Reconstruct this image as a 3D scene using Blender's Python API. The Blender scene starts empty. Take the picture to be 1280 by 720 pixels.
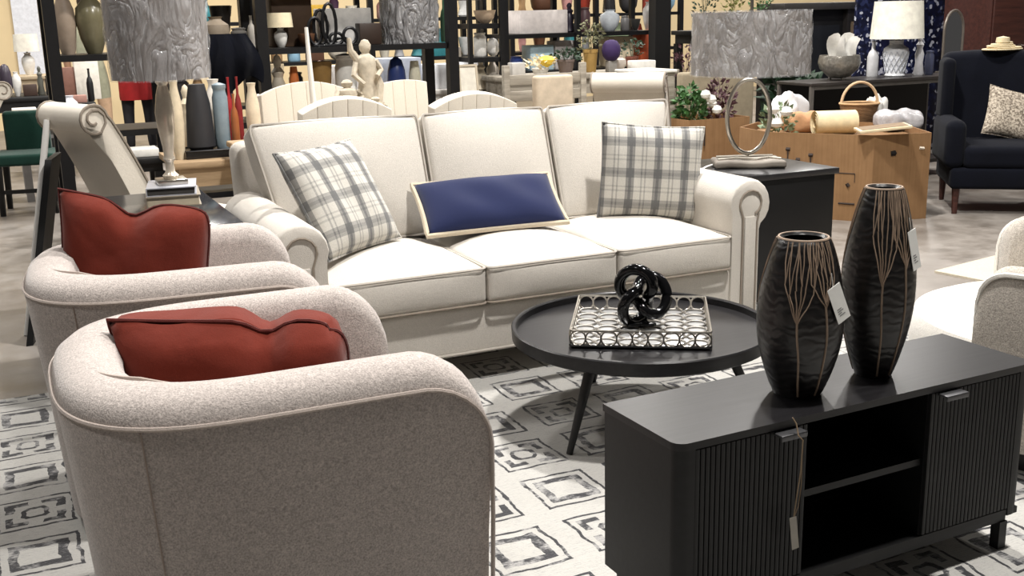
import bpy, math, random
from mathutils import Vector, Matrix
random.seed(7)
PI = math.pi
scn = bpy.context.scene
C = bpy.context.collection

# ---------------------------------------------------------------- camera
CAM_F, CAM_YAW, CAM_PITCH, CAM_ROLL, CAM_H = 1363.3, .435, .247, -.0228, 1.45
_f = Vector((math.sin(CAM_YAW)*math.cos(CAM_PITCH), math.cos(CAM_YAW)*math.cos(CAM_PITCH), -math.sin(CAM_PITCH)))
_r0 = Vector((math.cos(CAM_YAW), -math.sin(CAM_YAW), 0)); _u0 = _r0.cross(_f)
_r = _r0*math.cos(CAM_ROLL) + _u0*math.sin(CAM_ROLL); _u = -_r0*math.sin(CAM_ROLL) + _u0*math.cos(CAM_ROLL)
cd = bpy.data.cameras.new('camera'); cam = bpy.data.objects.new('camera', cd); C.objects.link(cam)
cam.matrix_world = Matrix(((_r.x, _u.x, -_f.x, 0), (_r.y, _u.y, -_f.y, 0), (_r.z, _u.z, -_f.z, CAM_H), (0, 0, 0, 1)))
cd.sensor_width = 36; cd.lens = CAM_F*36/1280; cd.clip_end = 200
scn.camera = cam
EYE = Vector((0, 0, CAM_H))
def ray(x, y): return _f + _r*((x-640)/CAM_F) - _u*((y-360)/CAM_F)
def G(x, y, z=0.0):                       # pixel -> point on a level surface at height z
    d = ray(x, y); return EYE + d*((z-CAM_H)/d.z)
def Q(x, y, Y):                           # pixel -> point on an upright plane at depth Y
    d = ray(x, y); return EYE + d*(Y/d.y)

# ---------------------------------------------------------------- world, lamps, exposure
w = bpy.data.worlds.new('world'); scn.world = w; w.use_nodes = True
w.node_tree.nodes['Background'].inputs[0].default_value = (1.0, .96, .91, 1)
w.node_tree.nodes['Background'].inputs[1].default_value = .062
def lamp(x, y, z, power, size=.5, col=(1, .965, .92)):
    l = bpy.data.lights.new('high_bay_light', 'AREA'); l.shape = 'DISK'; l.size = size; l.energy = power; l.color = col
    o = bpy.data.objects.new('high_bay_light', l); o.location = (x, y, z); C.objects.link(o); return o
lamp(2.6, 1.7, 6.0, 370, .35)
lamp(3.2, 4.9, 6.0, 370, .35)
for (x, y, e) in ((-2.5, 2.2, 80), (7.6, 4.6, 110), (-2.2, 8.0, 180), (2.4, 9.6, 240), (7.4, 9.2, 210), (-2, 13, 220), (3, 13, 220), (8, 13, 220), (13, 13, 220), (13, 8, 200)):
    lamp(x, y, 6.0, e, .5)
scn.view_settings.view_transform = 'Standard'; scn.view_settings.look = 'None'
scn.view_settings.gamma = 1; scn.view_settings.use_curve_mapping = False
scn.view_settings.exposure = 0.15

# ---------------------------------------------------------------- materials
def lin(c):
    return tuple(((v/255)/12.92 if v/255 <= .04045 else ((v/255+.055)/1.055)**2.4) for v in c)
class NT:
    def __init__(s, name):
        s.m = bpy.data.materials.new(name); s.m.use_nodes = True; s.t = s.m.node_tree; s.b = s.t.nodes['Principled BSDF']
    def n(s, typ, **kw):
        nd = s.t.nodes.new(typ)
        for k, v in kw.items():
            if k.startswith('i_'): 
                key = k[2:]; key = int(key) if key.isdigit() else key.replace('_', ' ')
                s.put(nd.inputs[key], v)
            else: setattr(nd, k, v)
        return nd
    def put(s, sock, v):
        if hasattr(v, 'is_output'): s.t.links.new(v, sock)
        elif isinstance(v, bpy.types.Node): s.t.links.new(v.outputs[0], sock)
        else: sock.default_value = (tuple(v)+(1,))[:4] if isinstance(v, (tuple, list)) and sock.type == 'RGBA' else v
    def math(s, op, a, b=None, c=None):
        nd = s.t.nodes.new('ShaderNodeMath'); nd.operation = op
        for i, v in enumerate((a, b, c)):
            if v is not None: s.put(nd.inputs[i], v)
        return nd.outputs[0]
    def mix(s, fac, a, b, mode='MIX'):
        nd = s.t.nodes.new('ShaderNodeMix'); nd.data_type = 'RGBA'; nd.blend_type = mode
        s.put(nd.inputs[0], fac); s.put(nd.inputs[6], a); s.put(nd.inputs[7], b); return nd.outputs[2]
    def coord(s, k='Object'): return s.n('ShaderNodeTexCoord').outputs[k]
    def noise(s, scale, vec=None, detail=3, rough=.6):
        nd = s.n('ShaderNodeTexNoise'); nd.inputs['Scale'].default_value = scale; nd.inputs['Detail'].default_value = detail
        nd.inputs['Roughness'].default_value = rough
        s.put(nd.inputs['Vector'], vec if vec is not None else s.coord()); return nd.outputs[0]
    def ramp(s, fac, stops):
        nd = s.n('ShaderNodeValToRGB'); s.put(nd.inputs[0], fac); e = nd.color_ramp.elements
        while len(e) < len(stops): e.new(.5)
        for el, (p, c) in zip(e, stops): el.position = p; el.color = (tuple(c)+(1,))[:4]
        return nd.outputs[0]
    def bump(s, h, strength=.3, dist=.01):
        nd = s.n('ShaderNodeBump'); nd.inputs['Strength'].default_value = strength; nd.inputs['Distance'].default_value = dist
        s.put(nd.inputs['Height'], h); s.put(s.b.inputs['Normal'], nd.outputs[0])
    def fin(s, col=None, rough=.5, metal=0, **kw):
        if col is not None: s.put(s.b.inputs['Base Color'], col)
        s.put(s.b.inputs['Roughness'], rough); s.put(s.b.inputs['Metallic'], metal)
        for k, v in kw.items(): s.put(s.b.inputs[k.replace('_', ' ')], v)
        return s.m
_mc = {}
def plain(rgb, rough=.5, metal=0, var=.12, scale=18, bump=0.0, key=None, **kw):
    k = (tuple(rgb), rough, metal, var, scale, bump, tuple(sorted(kw.items())))
    if k in _mc: return _mc[k]
    t = NT('surface_%d_%d_%d' % tuple(rgb)); c = lin(rgb)
    nz = t.noise(scale, detail=4)
    col = t.ramp(nz, [(.3, tuple(v*(1-var) for v in c)), (.7, tuple(min(1, v*(1+var)) for v in c))])
    if bump: t.bump(nz, bump, .01)
    _mc[k] = t.fin(col, rough, metal, **kw); return _mc[k]
def fabric(name, rgb, speck=.22, scale=420, big=.06, bump=.35, sheen=.25):
    t = NT(name); c = lin(rgb); o = t.coord()
    fine = t.noise(scale, o, 2, .7); mid = t.noise(scale*.32, o, 3, .6); lg = t.noise(5, o, 2)
    col = t.ramp(fine, [(.32, tuple(v*(1-speck) for v in c)), (.66, tuple(min(1, v*(1+speck*.6)) for v in c))])
    col = t.mix(1.0, col, t.ramp(mid, [(.3, (1-speck*.55,)*3), (.7, (1, 1, 1))]), 'MULTIPLY')
    col = t.mix(1.0, col, t.ramp(lg, [(.3, (1-big,)*3), (.7, (1, 1, 1))]), 'MULTIPLY')
    t.bump(t.math('ADD', fine, mid), bump, .004)
    return t.fin(col, .95, 0, Sheen_Weight=sheen, Specular_IOR_Level=.2)
def black_wood(name, rgb=(12, 12, 13), rough=.48, streak=(3, 60, 60), amt=.5):
    t = NT(name); c = lin(rgb); mp = t.n('ShaderNodeMapping'); t.put(mp.inputs[0], t.coord()); mp.inputs['Scale'].default_value = streak
    nz = t.noise(1.0, mp.outputs[0], 5, .65)
    col = t.ramp(nz, [(.3, tuple(v*(1-amt) for v in c)), (.72, tuple(v*(1+amt) for v in c))])
    t.bump(nz, .12, .002)
    return t.fin(col, rough, 0, Specular_IOR_Level=.35)
def wood(name, a, b, rough=.5, streak=(2, 30, 30)):
    t = NT(name); mp = t.n('ShaderNodeMapping'); t.put(mp.inputs[0], t.coord()); mp.inputs['Scale'].default_value = streak
    nz = t.noise(1.0, mp.outputs[0], 6, .7)
    t.bump(nz, .2, .003)
    return t.fin(t.ramp(nz, [(.3, lin(a)), (.7, lin(b))]), rough, 0)

M = {}
M['sofa'] = fabric('cream_linen_fabric', (214, 208, 199), .14, 480, .05, .4, .08)
M['sofa_welt'] = fabric('cream_welt_fabric', (190, 183, 173), .1, 500)
M['sofa_shadow_welt'] = fabric('shaded_welt_fabric', (150, 139, 126), .1, 500)  # darker copy of the welt fabric, with seam shade put into its colour
M['chair'] = fabric('oatmeal_boucle_fabric', (196, 186, 180), .34, 260)
M['chair_welt'] = fabric('oatmeal_welt_fabric', (190, 177, 168), .15, 400)
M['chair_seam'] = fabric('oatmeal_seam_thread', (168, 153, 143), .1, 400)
M['rust'] = fabric('rust_velvet', (114, 43, 30), .08, 300, .15, .15, .12)
_t = M['rust'].node_tree; _b = [n for n in _t.nodes if n.type == 'BUMP'][0]; _n2 = _t.nodes.new('ShaderNodeTexNoise'); _n2.inputs['Scale'].default_value = 8; _n2.inputs['Distortion'].default_value = .2; _t.links.new(_t.nodes['Texture Coordinate'].outputs['Object'], _n2.inputs['Vector'])
_b2 = _t.nodes.new('ShaderNodeBump'); _b2.inputs['Strength'].default_value = .4; _b2.inputs['Distance'].default_value = .03; _t.links.new(_n2.outputs[0], _b2.inputs['Height']); _t.links.new(_b2.outputs[0], _b.inputs['Normal'])
M['rust_pipe'] = fabric('rust_piping', (84, 26, 20), .08, 300)
M['navy'] = fabric('navy_cotton', (27, 36, 74), .08, 500, .1, .15)
M['linen'] = fabric('natural_linen', (205, 192, 170), .15, 500)
M['tweed'] = fabric('grey_tweed_fabric', (190, 182, 172), .38, 260)
M['white_boucle'] = fabric('white_boucle_fabric', (238, 234, 226), .12, 240)
M['cream'] = fabric('cream_upholstery', (226, 218, 204), .08, 400)
M['navy_velvet'] = fabric('midnight_velvet', (7, 10, 22), .2, 200, .3, .2, .02)
M['green_velvet'] = fabric('bottle_green_velvet', (20, 58, 48), .15, 200, .2)
M['black'] = black_wood('black_stained_oak')
M['black_top'] = black_wood('black_oak_top', (24, 23, 25), .34)
M['black_flat'] = plain((12, 12, 13), .5, 0, .15)
M['black_gloss'] = plain((16, 16, 18), .2, 0, .1)
M['black_metal'] = plain((24, 24, 26), .45, .4, .15)
M['chrome'] = plain((205, 205, 205), .12, 1.0, .05)
M['silver'] = plain((196, 190, 180), .28, 1.0, .1)
M['pewter'] = plain((150, 146, 140), .4, .9, .15)
M['mirror'] = plain((225, 225, 228), .03, 1.0, .01)
M['white_paper'] = plain((240, 240, 236), .7, 0, .03)
M['card'] = NT('brown_cardboard')
def _card():
    t = M['card']; o = t.coord(); nz = t.noise(9, o, 5); mp = t.n('ShaderNodeMapping'); t.put(mp.inputs[0], o); mp.inputs['Scale'].default_value = (60, 60, 2)
    st = t.noise(1, mp.outputs[0], 2)
    col = t.mix(.5, t.ramp(nz, [(.3, lin((124, 92, 58))), (.7, lin((146, 112, 76)))]), t.ramp(st, [(.35, lin((128, 95, 61))), (.65, lin((144, 110, 74)))]))
    t.bump(st, .15, .003); M['card'] = t.fin(col, .85)
_card()
def _concrete():
    t = NT('polished_concrete'); o = t.coord(); a = t.noise(.9, o, 6, .65); b = t.noise(5, o, 6, .7); c = t.noise(60, o, 3)
    col = t.ramp(a, [(.3, lin((104, 96, 88))), (.5, lin((136, 129, 122))), (.72, lin((158, 152, 146)))])
    col = t.mix(.6, col, t.ramp(b, [(.3, (.45, .42, .39)), (.6, (1, 1, 1))]), 'MULTIPLY')
    t.bump(c, .05, .002)
    return t.fin(col, t.ramp(b, [(.3, (.3,)*3), (.7, (.55,)*3)]))
M['floor'] = _concrete()
def _plaid():
    t = NT('grey_plaid_cotton'); sp = t.n('ShaderNodeSeparateXYZ'); t.put(sp.inputs[0], t.coord())
    def bands(v, period, off):
        f = t.math('FRACT', t.math('DIVIDE', t.math('ADD', v, off+10*period), period))
        wide = t.math('MULTIPLY', t.math('GREATER_THAN', f, .16), t.math('LESS_THAN', f, .46))
        core = t.math('MULTIPLY', t.math('GREATER_THAN', f, .26), t.math('LESS_THAN', f, .36))
        thin = t.math('MULTIPLY', t.math('GREATER_THAN', f, .70), t.math('LESS_THAN', f, .76))
        th2 = t.math('MULTIPLY', t.math('GREATER_THAN', f, .84), t.math('LESS_THAN', f, .89))
        return t.math('ADD', t.math('ADD', t.math('MULTIPLY', wide, .42), t.math('MULTIPLY', core, .22)), t.math('MULTIPLY', t.math('ADD', thin, th2), .22))
    bx = bands(sp.outputs[0], .125, .02); by = bands(sp.outputs[1], .14, .05)
    s = t.math('ADD', t.math('ADD', bx, .10), t.math('MULTIPLY', by, .62))
    nz = t.noise(300, None, 2)
    s = t.math('ADD', s, t.math('MULTIPLY', t.math('SUBTRACT', nz, .5), .35))
    col = t.ramp(s, [(0.0, lin((208, 204, 195))), (.35, lin((156, 154, 149))), (.8, lin((98, 98, 98)))])
    t.bump(nz, .3, .003)
    return t.fin(col, .95, 0, Sheen_Weight=.2)
M['plaid'] = _plaid()
def _rug():
    t = NT('geometric_wool_rug'); sp = t.n('ShaderNodeSeparateXYZ'); o = t.coord(); t.put(sp.inputs[0], o)
    wob = t.noise(14, o, 2); wob2 = t.noise(9, o, 2)
    x = t.math('ADD', sp.outputs[0], t.math('MULTIPLY', t.math('SUBTRACT', wob, .5), .030))
    y = t.math('ADD', sp.outputs[1], t.math('MULTIPLY', t.math('SUBTRACT', wob2, .5), .030))
    P = .300
    def cell(v, off): return t.math('SUBTRACT', t.math('MULTIPLY', t.math('FRACT', t.math('DIVIDE', t.math('ADD', v, off), P)), P), P/2)
    def idx(v, off): return t.math('FLOOR', t.math('DIVIDE', t.math('ADD', v, off), P))
    ox, oy = 30*P+P/2-.285, 30*P+P/2-.03
    u, v = t.math('ABSOLUTE', cell(x, ox)), t.math('ABSOLUTE', cell(y, oy))
    d = t.math('MAXIMUM', u, v); s = t.math('ADD', u, v); mn = t.math('MINIMUM', u, v)
    def band(val, a, b): return t.math('MULTIPLY', t.math('GREATER_THAN', val, a), t.math('LESS_THAN', val, b))
    par = t.math('FRACT', t.math('MULTIPLY', t.math('ADD', idx(x, ox), t.math('MULTIPLY', idx(y, oy), 3)), .5))
    odd = t.math('GREATER_THAN', par, .25)
    outline = band(d, .101, .111)
    A = band(d, .052, .080)                                              # nested square
    dn = t.math('MAXIMUM', d, t.math('MULTIPLY', s, .62))
    B = t.math('MAXIMUM', t.math('MULTIPLY', band(d, .060, .084), t.math('GREATER_THAN', mn, .018)), band(dn, .026, .040))
    inner = t.math('ADD', t.math('MULTIPLY', A, t.math('SUBTRACT', 1.0, odd)), t.math('MULTIPLY', B, odd))
    fine = t.noise(160, o, 2, .8); fib = t.n('ShaderNodeMapping'); t.put(fib.inputs[0], o); fib.inputs['Scale'].default_value = (30, 260, 1)
    weave = t.noise(1.0, fib.outputs[0], 2, .7)
    wear = t.ramp(t.noise(22, o, 3), [(.36, (.35,)*3), (.56, (1,)*3)])
    lvl = t.math('MULTIPLY', t.math('MAXIMUM', outline, t.math('MULTIPLY', inner, .82)), wear)
    lvl = t.math('ADD', lvl, t.math('MULTIPLY', t.math('SUBTRACT', weave, .5), 1.15))
    lvl = t.math('ADD', lvl, t.math('MULTIPLY', t.math('SUBTRACT', fine, .5), .45))
    col = t.ramp(lvl, [(.0, lin((180, 178, 173))), (.32, lin((150, 149, 148))), (.72, lin((46, 46, 50)))])
    t.bump(t.math('ADD', weave, fine), .5, .006)
    return t.fin(col, .97, 0, Sheen_Weight=.2)
M['rug'] = _rug()
def _wrap():
    t = NT('clear_plastic_wrap'); o = t.coord(); mp = t.n('ShaderNodeMapping'); t.put(mp.inputs[0], o); mp.inputs['Scale'].default_value = (9, 9, 4)
    nz = t.n('ShaderNodeTexNoise'); nz.inputs['Scale'].default_value = 1.0; nz.inputs['Detail'].default_value = 3; nz.inputs['Distortion'].default_value = 1.6; t.put(nz.inputs['Vector'], mp.outputs[0])
    rd = t.math('ABSOLUTE', t.math('SUBTRACT', nz.outputs[0], .5)); rd = t.math('MINIMUM', t.math('MULTIPLY', rd, 5.0), 1.0)
    t.bump(rd, 1.0, .03)
    return t.fin((.86, .86, .88), .08, 0, Alpha=t.ramp(rd, [(.0, (.55,)*3), (.10, (.26,)*3), (.8, (.18,)*3)]), Specular_IOR_Level=1.0)
M['wrap'] = _wrap()
def _shade():
    t = NT('grey_linen_shade'); o = t.coord(); mp = t.n('ShaderNodeMapping'); t.put(mp.inputs[0], o); mp.inputs['Scale'].default_value = (22, 22, 5)
    nz = t.noise(1, mp.outputs[0], 5, .65)
    return t.fin(t.ramp(nz, [(.3, lin((108, 102, 98))), (.7, lin((150, 144, 140)))]), .8)
M['shade'] = _shade()
def _vase():
    t = NT('black_carved_wood'); o = t.coord(); sp = t.n('ShaderNodeSeparateXYZ'); t.put(sp.inputs[0], o)
    wv = t.n('ShaderNodeTexWave'); wv.inputs['Scale'].default_value = 14; wv.inputs['Distortion'].default_value = 9; wv.inputs['Detail'].default_value = 2
    wv.inputs['Detail Scale'].default_value = 1.4; wv.bands_direction = 'Z'; t.put(wv.inputs['Vector'], o)
    t.bump(wv.outputs[1], .25, .003)
    return t.fin(t.ramp(wv.outputs[1], [(.2, lin((9, 8, 9))), (.85, lin((26, 23, 23)))]), .34)
M['vase'] = _vase()
M['inlay'] = plain((142, 122, 104), .6, 0, .15)
def _mosaic():
    t = NT('navy_mosaic'); vo = t.n('ShaderNodeTexVoronoi'); vo.inputs['Scale'].default_value = 34; t.put(vo.inputs['Vector'], t.coord())
    sep = t.n('ShaderNodeSeparateColor'); t.put(sep.inputs[0], vo.outputs['Color'])
    return t.fin(t.ramp(sep.outputs[0], [(.0, lin((9, 12, 32))), (.66, lin((20, 27, 60))), (.84, lin((46, 54, 92))), (.90, lin((190, 194, 208)))]), .35)
M['mosaic'] = _mosaic()
def _wicker():
    t = NT('woven_wicker'); wv = t.n('ShaderNodeTexWave'); wv.inputs['Scale'].default_value = 40; wv.bands_direction = 'Z'; wv.inputs['Distortion'].default_value = 3; t.put(wv.inputs['Vector'], t.coord())
    t.bump(wv.outputs[1], .6, .006)
    return t.fin(t.ramp(wv.outputs[1], [(.2, lin((84, 58, 36))), (.8, lin((164, 124, 82)))]), .8)
M['wicker'] = _wicker()
M['wall'] = plain((222, 200, 158), .9, 0, .06, 1.2)
M['grey_wood'] = wood('weathered_grey_wood', (120, 112, 100), (176, 168, 154), .7)
M['tan_wood'] = wood('tan_driftwood', (138, 112, 82), (190, 164, 130), .65)
M['brown_wood'] = wood('mahogany', (48, 26, 22), (82, 46, 38), .45)
M['leaf'] = plain((58, 96, 48), .5, 0, .45, 40)
M['leaf_dark'] = plain((34, 58, 38), .5, 0, .45, 40)
M['leaf_red'] = plain((82, 52, 58), .6, 0, .4, 40)
M['glass'] = NT('clear_glass').fin((.93, .97, .98), .05, 0, Transmission_Weight=1.0, IOR=1.3)

# ---------------------------------------------------------------- mesh helpers
class MB:
    def __init__(s): s.v = []; s.f = []
    def add(s, vs, fs):
        k = len(s.v); s.v += [tuple(p) for p in vs]; s.f += [tuple(i+k for i in f) for f in fs]; return s
    def box(s, x0, x1, y0, y1, z0, z1):
        return s.add([(x0,y0,z0),(x1,y0,z0),(x1,y1,z0),(x0,y1,z0),(x0,y0,z1),(x1,y0,z1),(x1,y1,z1),(x0,y1,z1)],
                     [(3,2,1,0),(4,5,6,7),(0,1,5,4),(1,2,6,5),(2,3,7,6),(3,0,4,7)])
    def rbox(s, c, size, r, seg=3, mid=1, fn=None):
        h = [v/2 for v in size]; r = min(r, min(h)*.999)
        def axis(hh):
            L = [-hh + r*(1-math.tan((1-i/seg)*PI/4)) for i in range(seg)] 
            m = [(-hh+r) + (2*hh-2*r)*i/mid for i in range(mid+1)]
            return L + m + [-v for v in reversed(L)]
        ax = [axis(hh) for hh in h]; idx = {}; vs = []; fs = []
        def vert(q):
            inn = [max(-(h[i]-r), min(h[i]-r, q[i])) for i in range(3)]
            d = Vector([q[i]-inn[i] for i in range(3)]); p = Vector(inn) + (d.normalized()*r if d.length > 1e-9 else d)
            key = tuple(round(a, 5) for a in p)
            if key not in idx: idx[key] = len(vs); vs.append(p)
            return idx[key]
        for a in range(3):
            b, e = (a+1) % 3, (a+2) % 3
            for sg in (-1, 1):
                A, B = ax[b], ax[e]
                for i in range(len(A)-1):
                    for j in range(len(B)-1):
                        qd = []
                        for (p, q) in ((A[i],B[j]),(A[i+1],B[j]),(A[i+1],B[j+1]),(A[i],B[j+1])):
                            pt = [0,0,0]; pt[a] = sg*h[a]; pt[b] = p; pt[e] = q; qd.append(vert(pt))
                        if sg < 0: qd.reverse()
                        u = []
                        for k in qd:
                            if k not in u: u.append(k)
                        if len(u) > 2: fs.append(tuple(u))
        if fn: vs = [Vector(fn(p, h)) for p in vs]
        return s.add([Vector(c)+p for p in vs], fs)
    def tube(s, pts, r, n=6, closed=False, caps=True):
        pts = [Vector(p) for p in pts]; m = len(pts); rs = r if isinstance(r, (list, tuple)) else [r]*m
        vs = []; prev = None
        for i, p in enumerate(pts):
            a = pts[(i-1) % m] if (closed or i > 0) else p; b = pts[(i+1) % m] if (closed or i < m-1) else p
            t = (b-a).normalized()
            if prev is None:
                up = Vector((0,0,1)) if abs(t.z) < .9 else Vector((1,0,0)); nx = t.cross(up).normalized()
            else:
                nx = prev - t*prev.dot(t); nx = nx.normalized() if nx.length > 1e-6 else prev
            prev = nx; ny = t.cross(nx)
            for k in range(n):
                q = 2*PI*k/n; vs.append(p + (nx*math.cos(q)+ny*math.sin(q))*rs[i])
        fs = []
        for i in range(m if closed else m-1):
            for k in range(n):
                j = (i+1) % m; fs.append((i*n+k, i*n+(k+1) % n, j*n+(k+1) % n, j*n+k))
        if caps and not closed: fs += [tuple(reversed(range(n))), tuple(range((m-1)*n, m*n))]
        return s.add(vs, fs)
    def cyl(s, a, b, r0, r1=None, n=16): return s.tube([a, b], [r0, r0 if r1 is None else r1], n)
    def lathe(s, prof, n=24, c=(0,0,0), sx=1, sy=1):
        vs = []; fs = []
        for (r, z) in prof:
            for k in range(n):
                q = 2*PI*k/n; vs.append((c[0]+r*math.cos(q)*sx, c[1]+r*math.sin(q)*sy, c[2]+z))
        for i in range(len(prof)-1):
            for k in range(n): fs.append((i*n+k, i*n+(k+1) % n, (i+1)*n+(k+1) % n, (i+1)*n+k))
        if prof[0][0] > 1e-4: fs.append(tuple(reversed(range(n))))
        if prof[-1][0] > 1e-4: fs.append(tuple(range((len(prof)-1)*n, len(prof)*n)))
        return s.add(vs, fs)
    def prism(s, poly, a, b, axis='z'):
        n = len(poly)
        def mk(p, h): return {'z': (p[0],p[1],h), 'y': (p[0],h,p[1]), 'x': (h,p[0],p[1])}[axis]
        vs = [mk(p, a) for p in poly]+[mk(p, b) for p in poly]
        fs = [tuple(reversed(range(n))), tuple(range(n, 2*n))]+[(i, (i+1) % n, n+(i+1) % n, n+i) for i in range(n)]
        return s.add(vs, fs)
    def grid(s, fn, nu, nv, closeu=False):
        vs = [fn(i/nu, j/nv) for i in range(nu if closeu else nu+1) for j in range(nv+1)]; m = nu if closeu else nu+1
        fs = [(i*(nv+1)+j, ((i+1) % m)*(nv+1)+j, ((i+1) % m)*(nv+1)+j+1, i*(nv+1)+j+1) for i in range(nu) for j in range(nv)]
        return s.add(vs, fs)
    def xf(s, M4): s.v = [tuple(M4 @ Vector(p)) for p in s.v]; return s
    def mesh(s, name, mat, smooth=True, angle=40):
        me = bpy.data.meshes.new(name); me.from_pydata(s.v, [], s.f); me.update()
        import bmesh
        bm = bmesh.new(); bm.from_mesh(me); bmesh.ops.recalc_face_normals(bm, faces=bm.faces); bm.to_mesh(me); bm.free()
        if smooth:
            me.polygons.foreach_set('use_smooth', [True]*len(me.polygons)); me.set_sharp_from_angle(angle=math.radians(angle))
        me.materials.append(M[mat] if isinstance(mat, str) else mat); return me
def tag(o, label=None, cat=None, group=None, kind=None):
    for k, v in (('label', label), ('category', cat), ('group', group), ('kind', kind)):
        if v: o[k] = v
    return o
def put(name, me, parent=None, loc=(0,0,0)):
    o = bpy.data.objects.new(name, me); C.objects.link(o)
    if parent: o.parent = parent
    o.location = loc; return o
def part(name, mb, mat, parent, smooth=True, angle=40, label=None, loc=(0,0,0)):
    o = put(name, mb.mesh(name, mat, smooth, angle), parent, loc)
    if label: o['label'] = label
    return o
def thing(name, label, cat, loc=(0,0,0), rotz=0, group=None):
    o = bpy.data.objects.new(name, None); C.objects.link(o); o.empty_display_size = .1
    o.location = loc; o.rotation_euler = (0,0,rotz); return tag(o, label, cat, group)
def solo(name, mb, mat, label, cat, loc=(0,0,0), rotz=0, group=None, smooth=True, angle=40):
    o = put(name, mb.mesh(name, mat, smooth, angle), None, loc); o.rotation_euler = (0,0,rotz); return tag(o, label, cat, group)
def copy_tree(o, parent=None):
    c = o.copy(); C.objects.link(c); c.parent = parent
    for ch in list(o.children): copy_tree(ch, c)
    return c
def rrect(hx, hy, r, n=5):
    P = []
    for (cx, cy, a0) in ((hx-r, hy-r, 0), (-hx+r, hy-r, PI/2), (-hx+r, -hy+r, PI), (hx-r, -hy+r, 1.5*PI)):
        for i in range(n+1): P.append((cx+r*math.cos(a0+PI/2*i/n), cy+r*math.sin(a0+PI/2*i/n)))
    return P

# ---------------------------------------------------------------- the setting
def struct(name, mb, mat): return tag(put(name, mb.mesh(name, mat, False)), kind='structure')
struct('floor', MB().box(-7, 26, -4, 17.2, -.1, 0), 'floor')
struct('wall_back', MB().box(-7, 26, 17, 17.2, 0, 7), 'wall')
#@@FG
# ---------------------------------------------------------------- rug
rg = MB().rbox((.445, -.2, .007), (4.20, 4.02, .014), .006, 1)
solo('area_rug', rg, 'rug', 'large cream and charcoal geometric wool rug under the seating group', 'rug', (1.175, 2.75, 0))

# ---------------------------------------------------------------- sofa (origin: middle of its front edge on the floor)
SX, SY = 1.945, 3.84
sofa = thing('sofa', 'cream fabric three-seat sofa with rolled arms and loose cushions', 'sofa', (SX, SY, 0))
part('base_frame', MB().rbox((0, .47, .225), (1.84, .92, .20), .02, 2), 'sofa', sofa)
b = MB(); b.tube([(-.91, .005, .14), (.91, .005, .14)], .006, 6); part('welt', b, 'sofa_welt', sofa)
def arm_prof(sg):
    P = [(.905, .125), (.905, .58)]
    for i in range(13):
        a = math.radians(178 - i*19.5); P.append((1.003+.108*math.cos(a), .617+.108*math.sin(a)))
    P += [(1.055, .50), (1.055, .125)]
    return [(sg*x, z) for x, z in P]
for sg in (-1, 1):
    pr = arm_prof(sg); cx, cz = sg*.985, .45
    m = MB(); ys = [(0.0, .955), (.008, .985), (.022, 1.0), (.90, 1.0), (.93, .96)]
    vs = []; n = len(pr)
    for y, k in ys: vs += [((x-cx)*k+cx, y, (z-cz)*(k if z > .2 else 1)+cz) for x, z in pr]
    fs = [(i*n+j, i*n+(j+1) % n, (i+1)*n+(j+1) % n, (i+1)*n+j) for i in range(len(ys)-1) for j in range(n)]
    fs += [tuple(range(n)), tuple(range((len(ys)-1)*n, len(ys)*n))]
    m.add(vs, fs); arm = part('arm', m, 'sofa', sofa, True, 55)
    pp = [(sg*.962, -.004, .13), (sg*.962, -.004, .56)]
    for i in range(11):
        a = math.radians(185 - i*25); rr = .062-.0012*i; pp.append((sg*(1.006+rr*math.cos(a)), -.004, .617+rr*math.sin(a)))
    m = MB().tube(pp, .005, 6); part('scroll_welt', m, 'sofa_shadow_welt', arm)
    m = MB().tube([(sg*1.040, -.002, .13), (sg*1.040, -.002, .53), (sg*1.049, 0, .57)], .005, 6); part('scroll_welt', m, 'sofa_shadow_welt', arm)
    m = MB().rbox((sg*1.001, -.002, .345), (.060, .016, .43), .007, 1); part('front_panel', m, 'sofa', arm)
def crown(bt, bf=0.0):
    def fn(p, h):
        u, v = p.x/h[0], p.y/h[1]; z = p.z
        if p.z > 0: z += bt*(1-abs(u)**2.6)*(1-abs(v)**2.6)
        y = p.y - (bf*(1-u*u)*(1-(p.z/h[2])**2) if p.y < 0 else 0)
        return (p.x, y, z)
    return fn
for x0, x1 in ((1.036, 1.668), (1.674, 2.264), (2.270, 2.842)):
    cx = (x0+x1)/2-SX; wd = x1-x0
    cu = part('seat_cushion', MB().rbox((cx, .35, .41), (wd, .74, .145), .022, 2, 8, crown(.055, .018)), 'sofa', sofa)
    for zz in (.482, .341):
        P = [(cx+x, .35+y-(.004 if y < -.3 else 0), zz) for x, y in rrect(wd/2-.002, .372, .03)]
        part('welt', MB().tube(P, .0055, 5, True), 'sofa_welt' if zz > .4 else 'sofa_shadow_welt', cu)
lean = Matrix.Rotation(math.radians(-19), 4, 'X')
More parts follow.
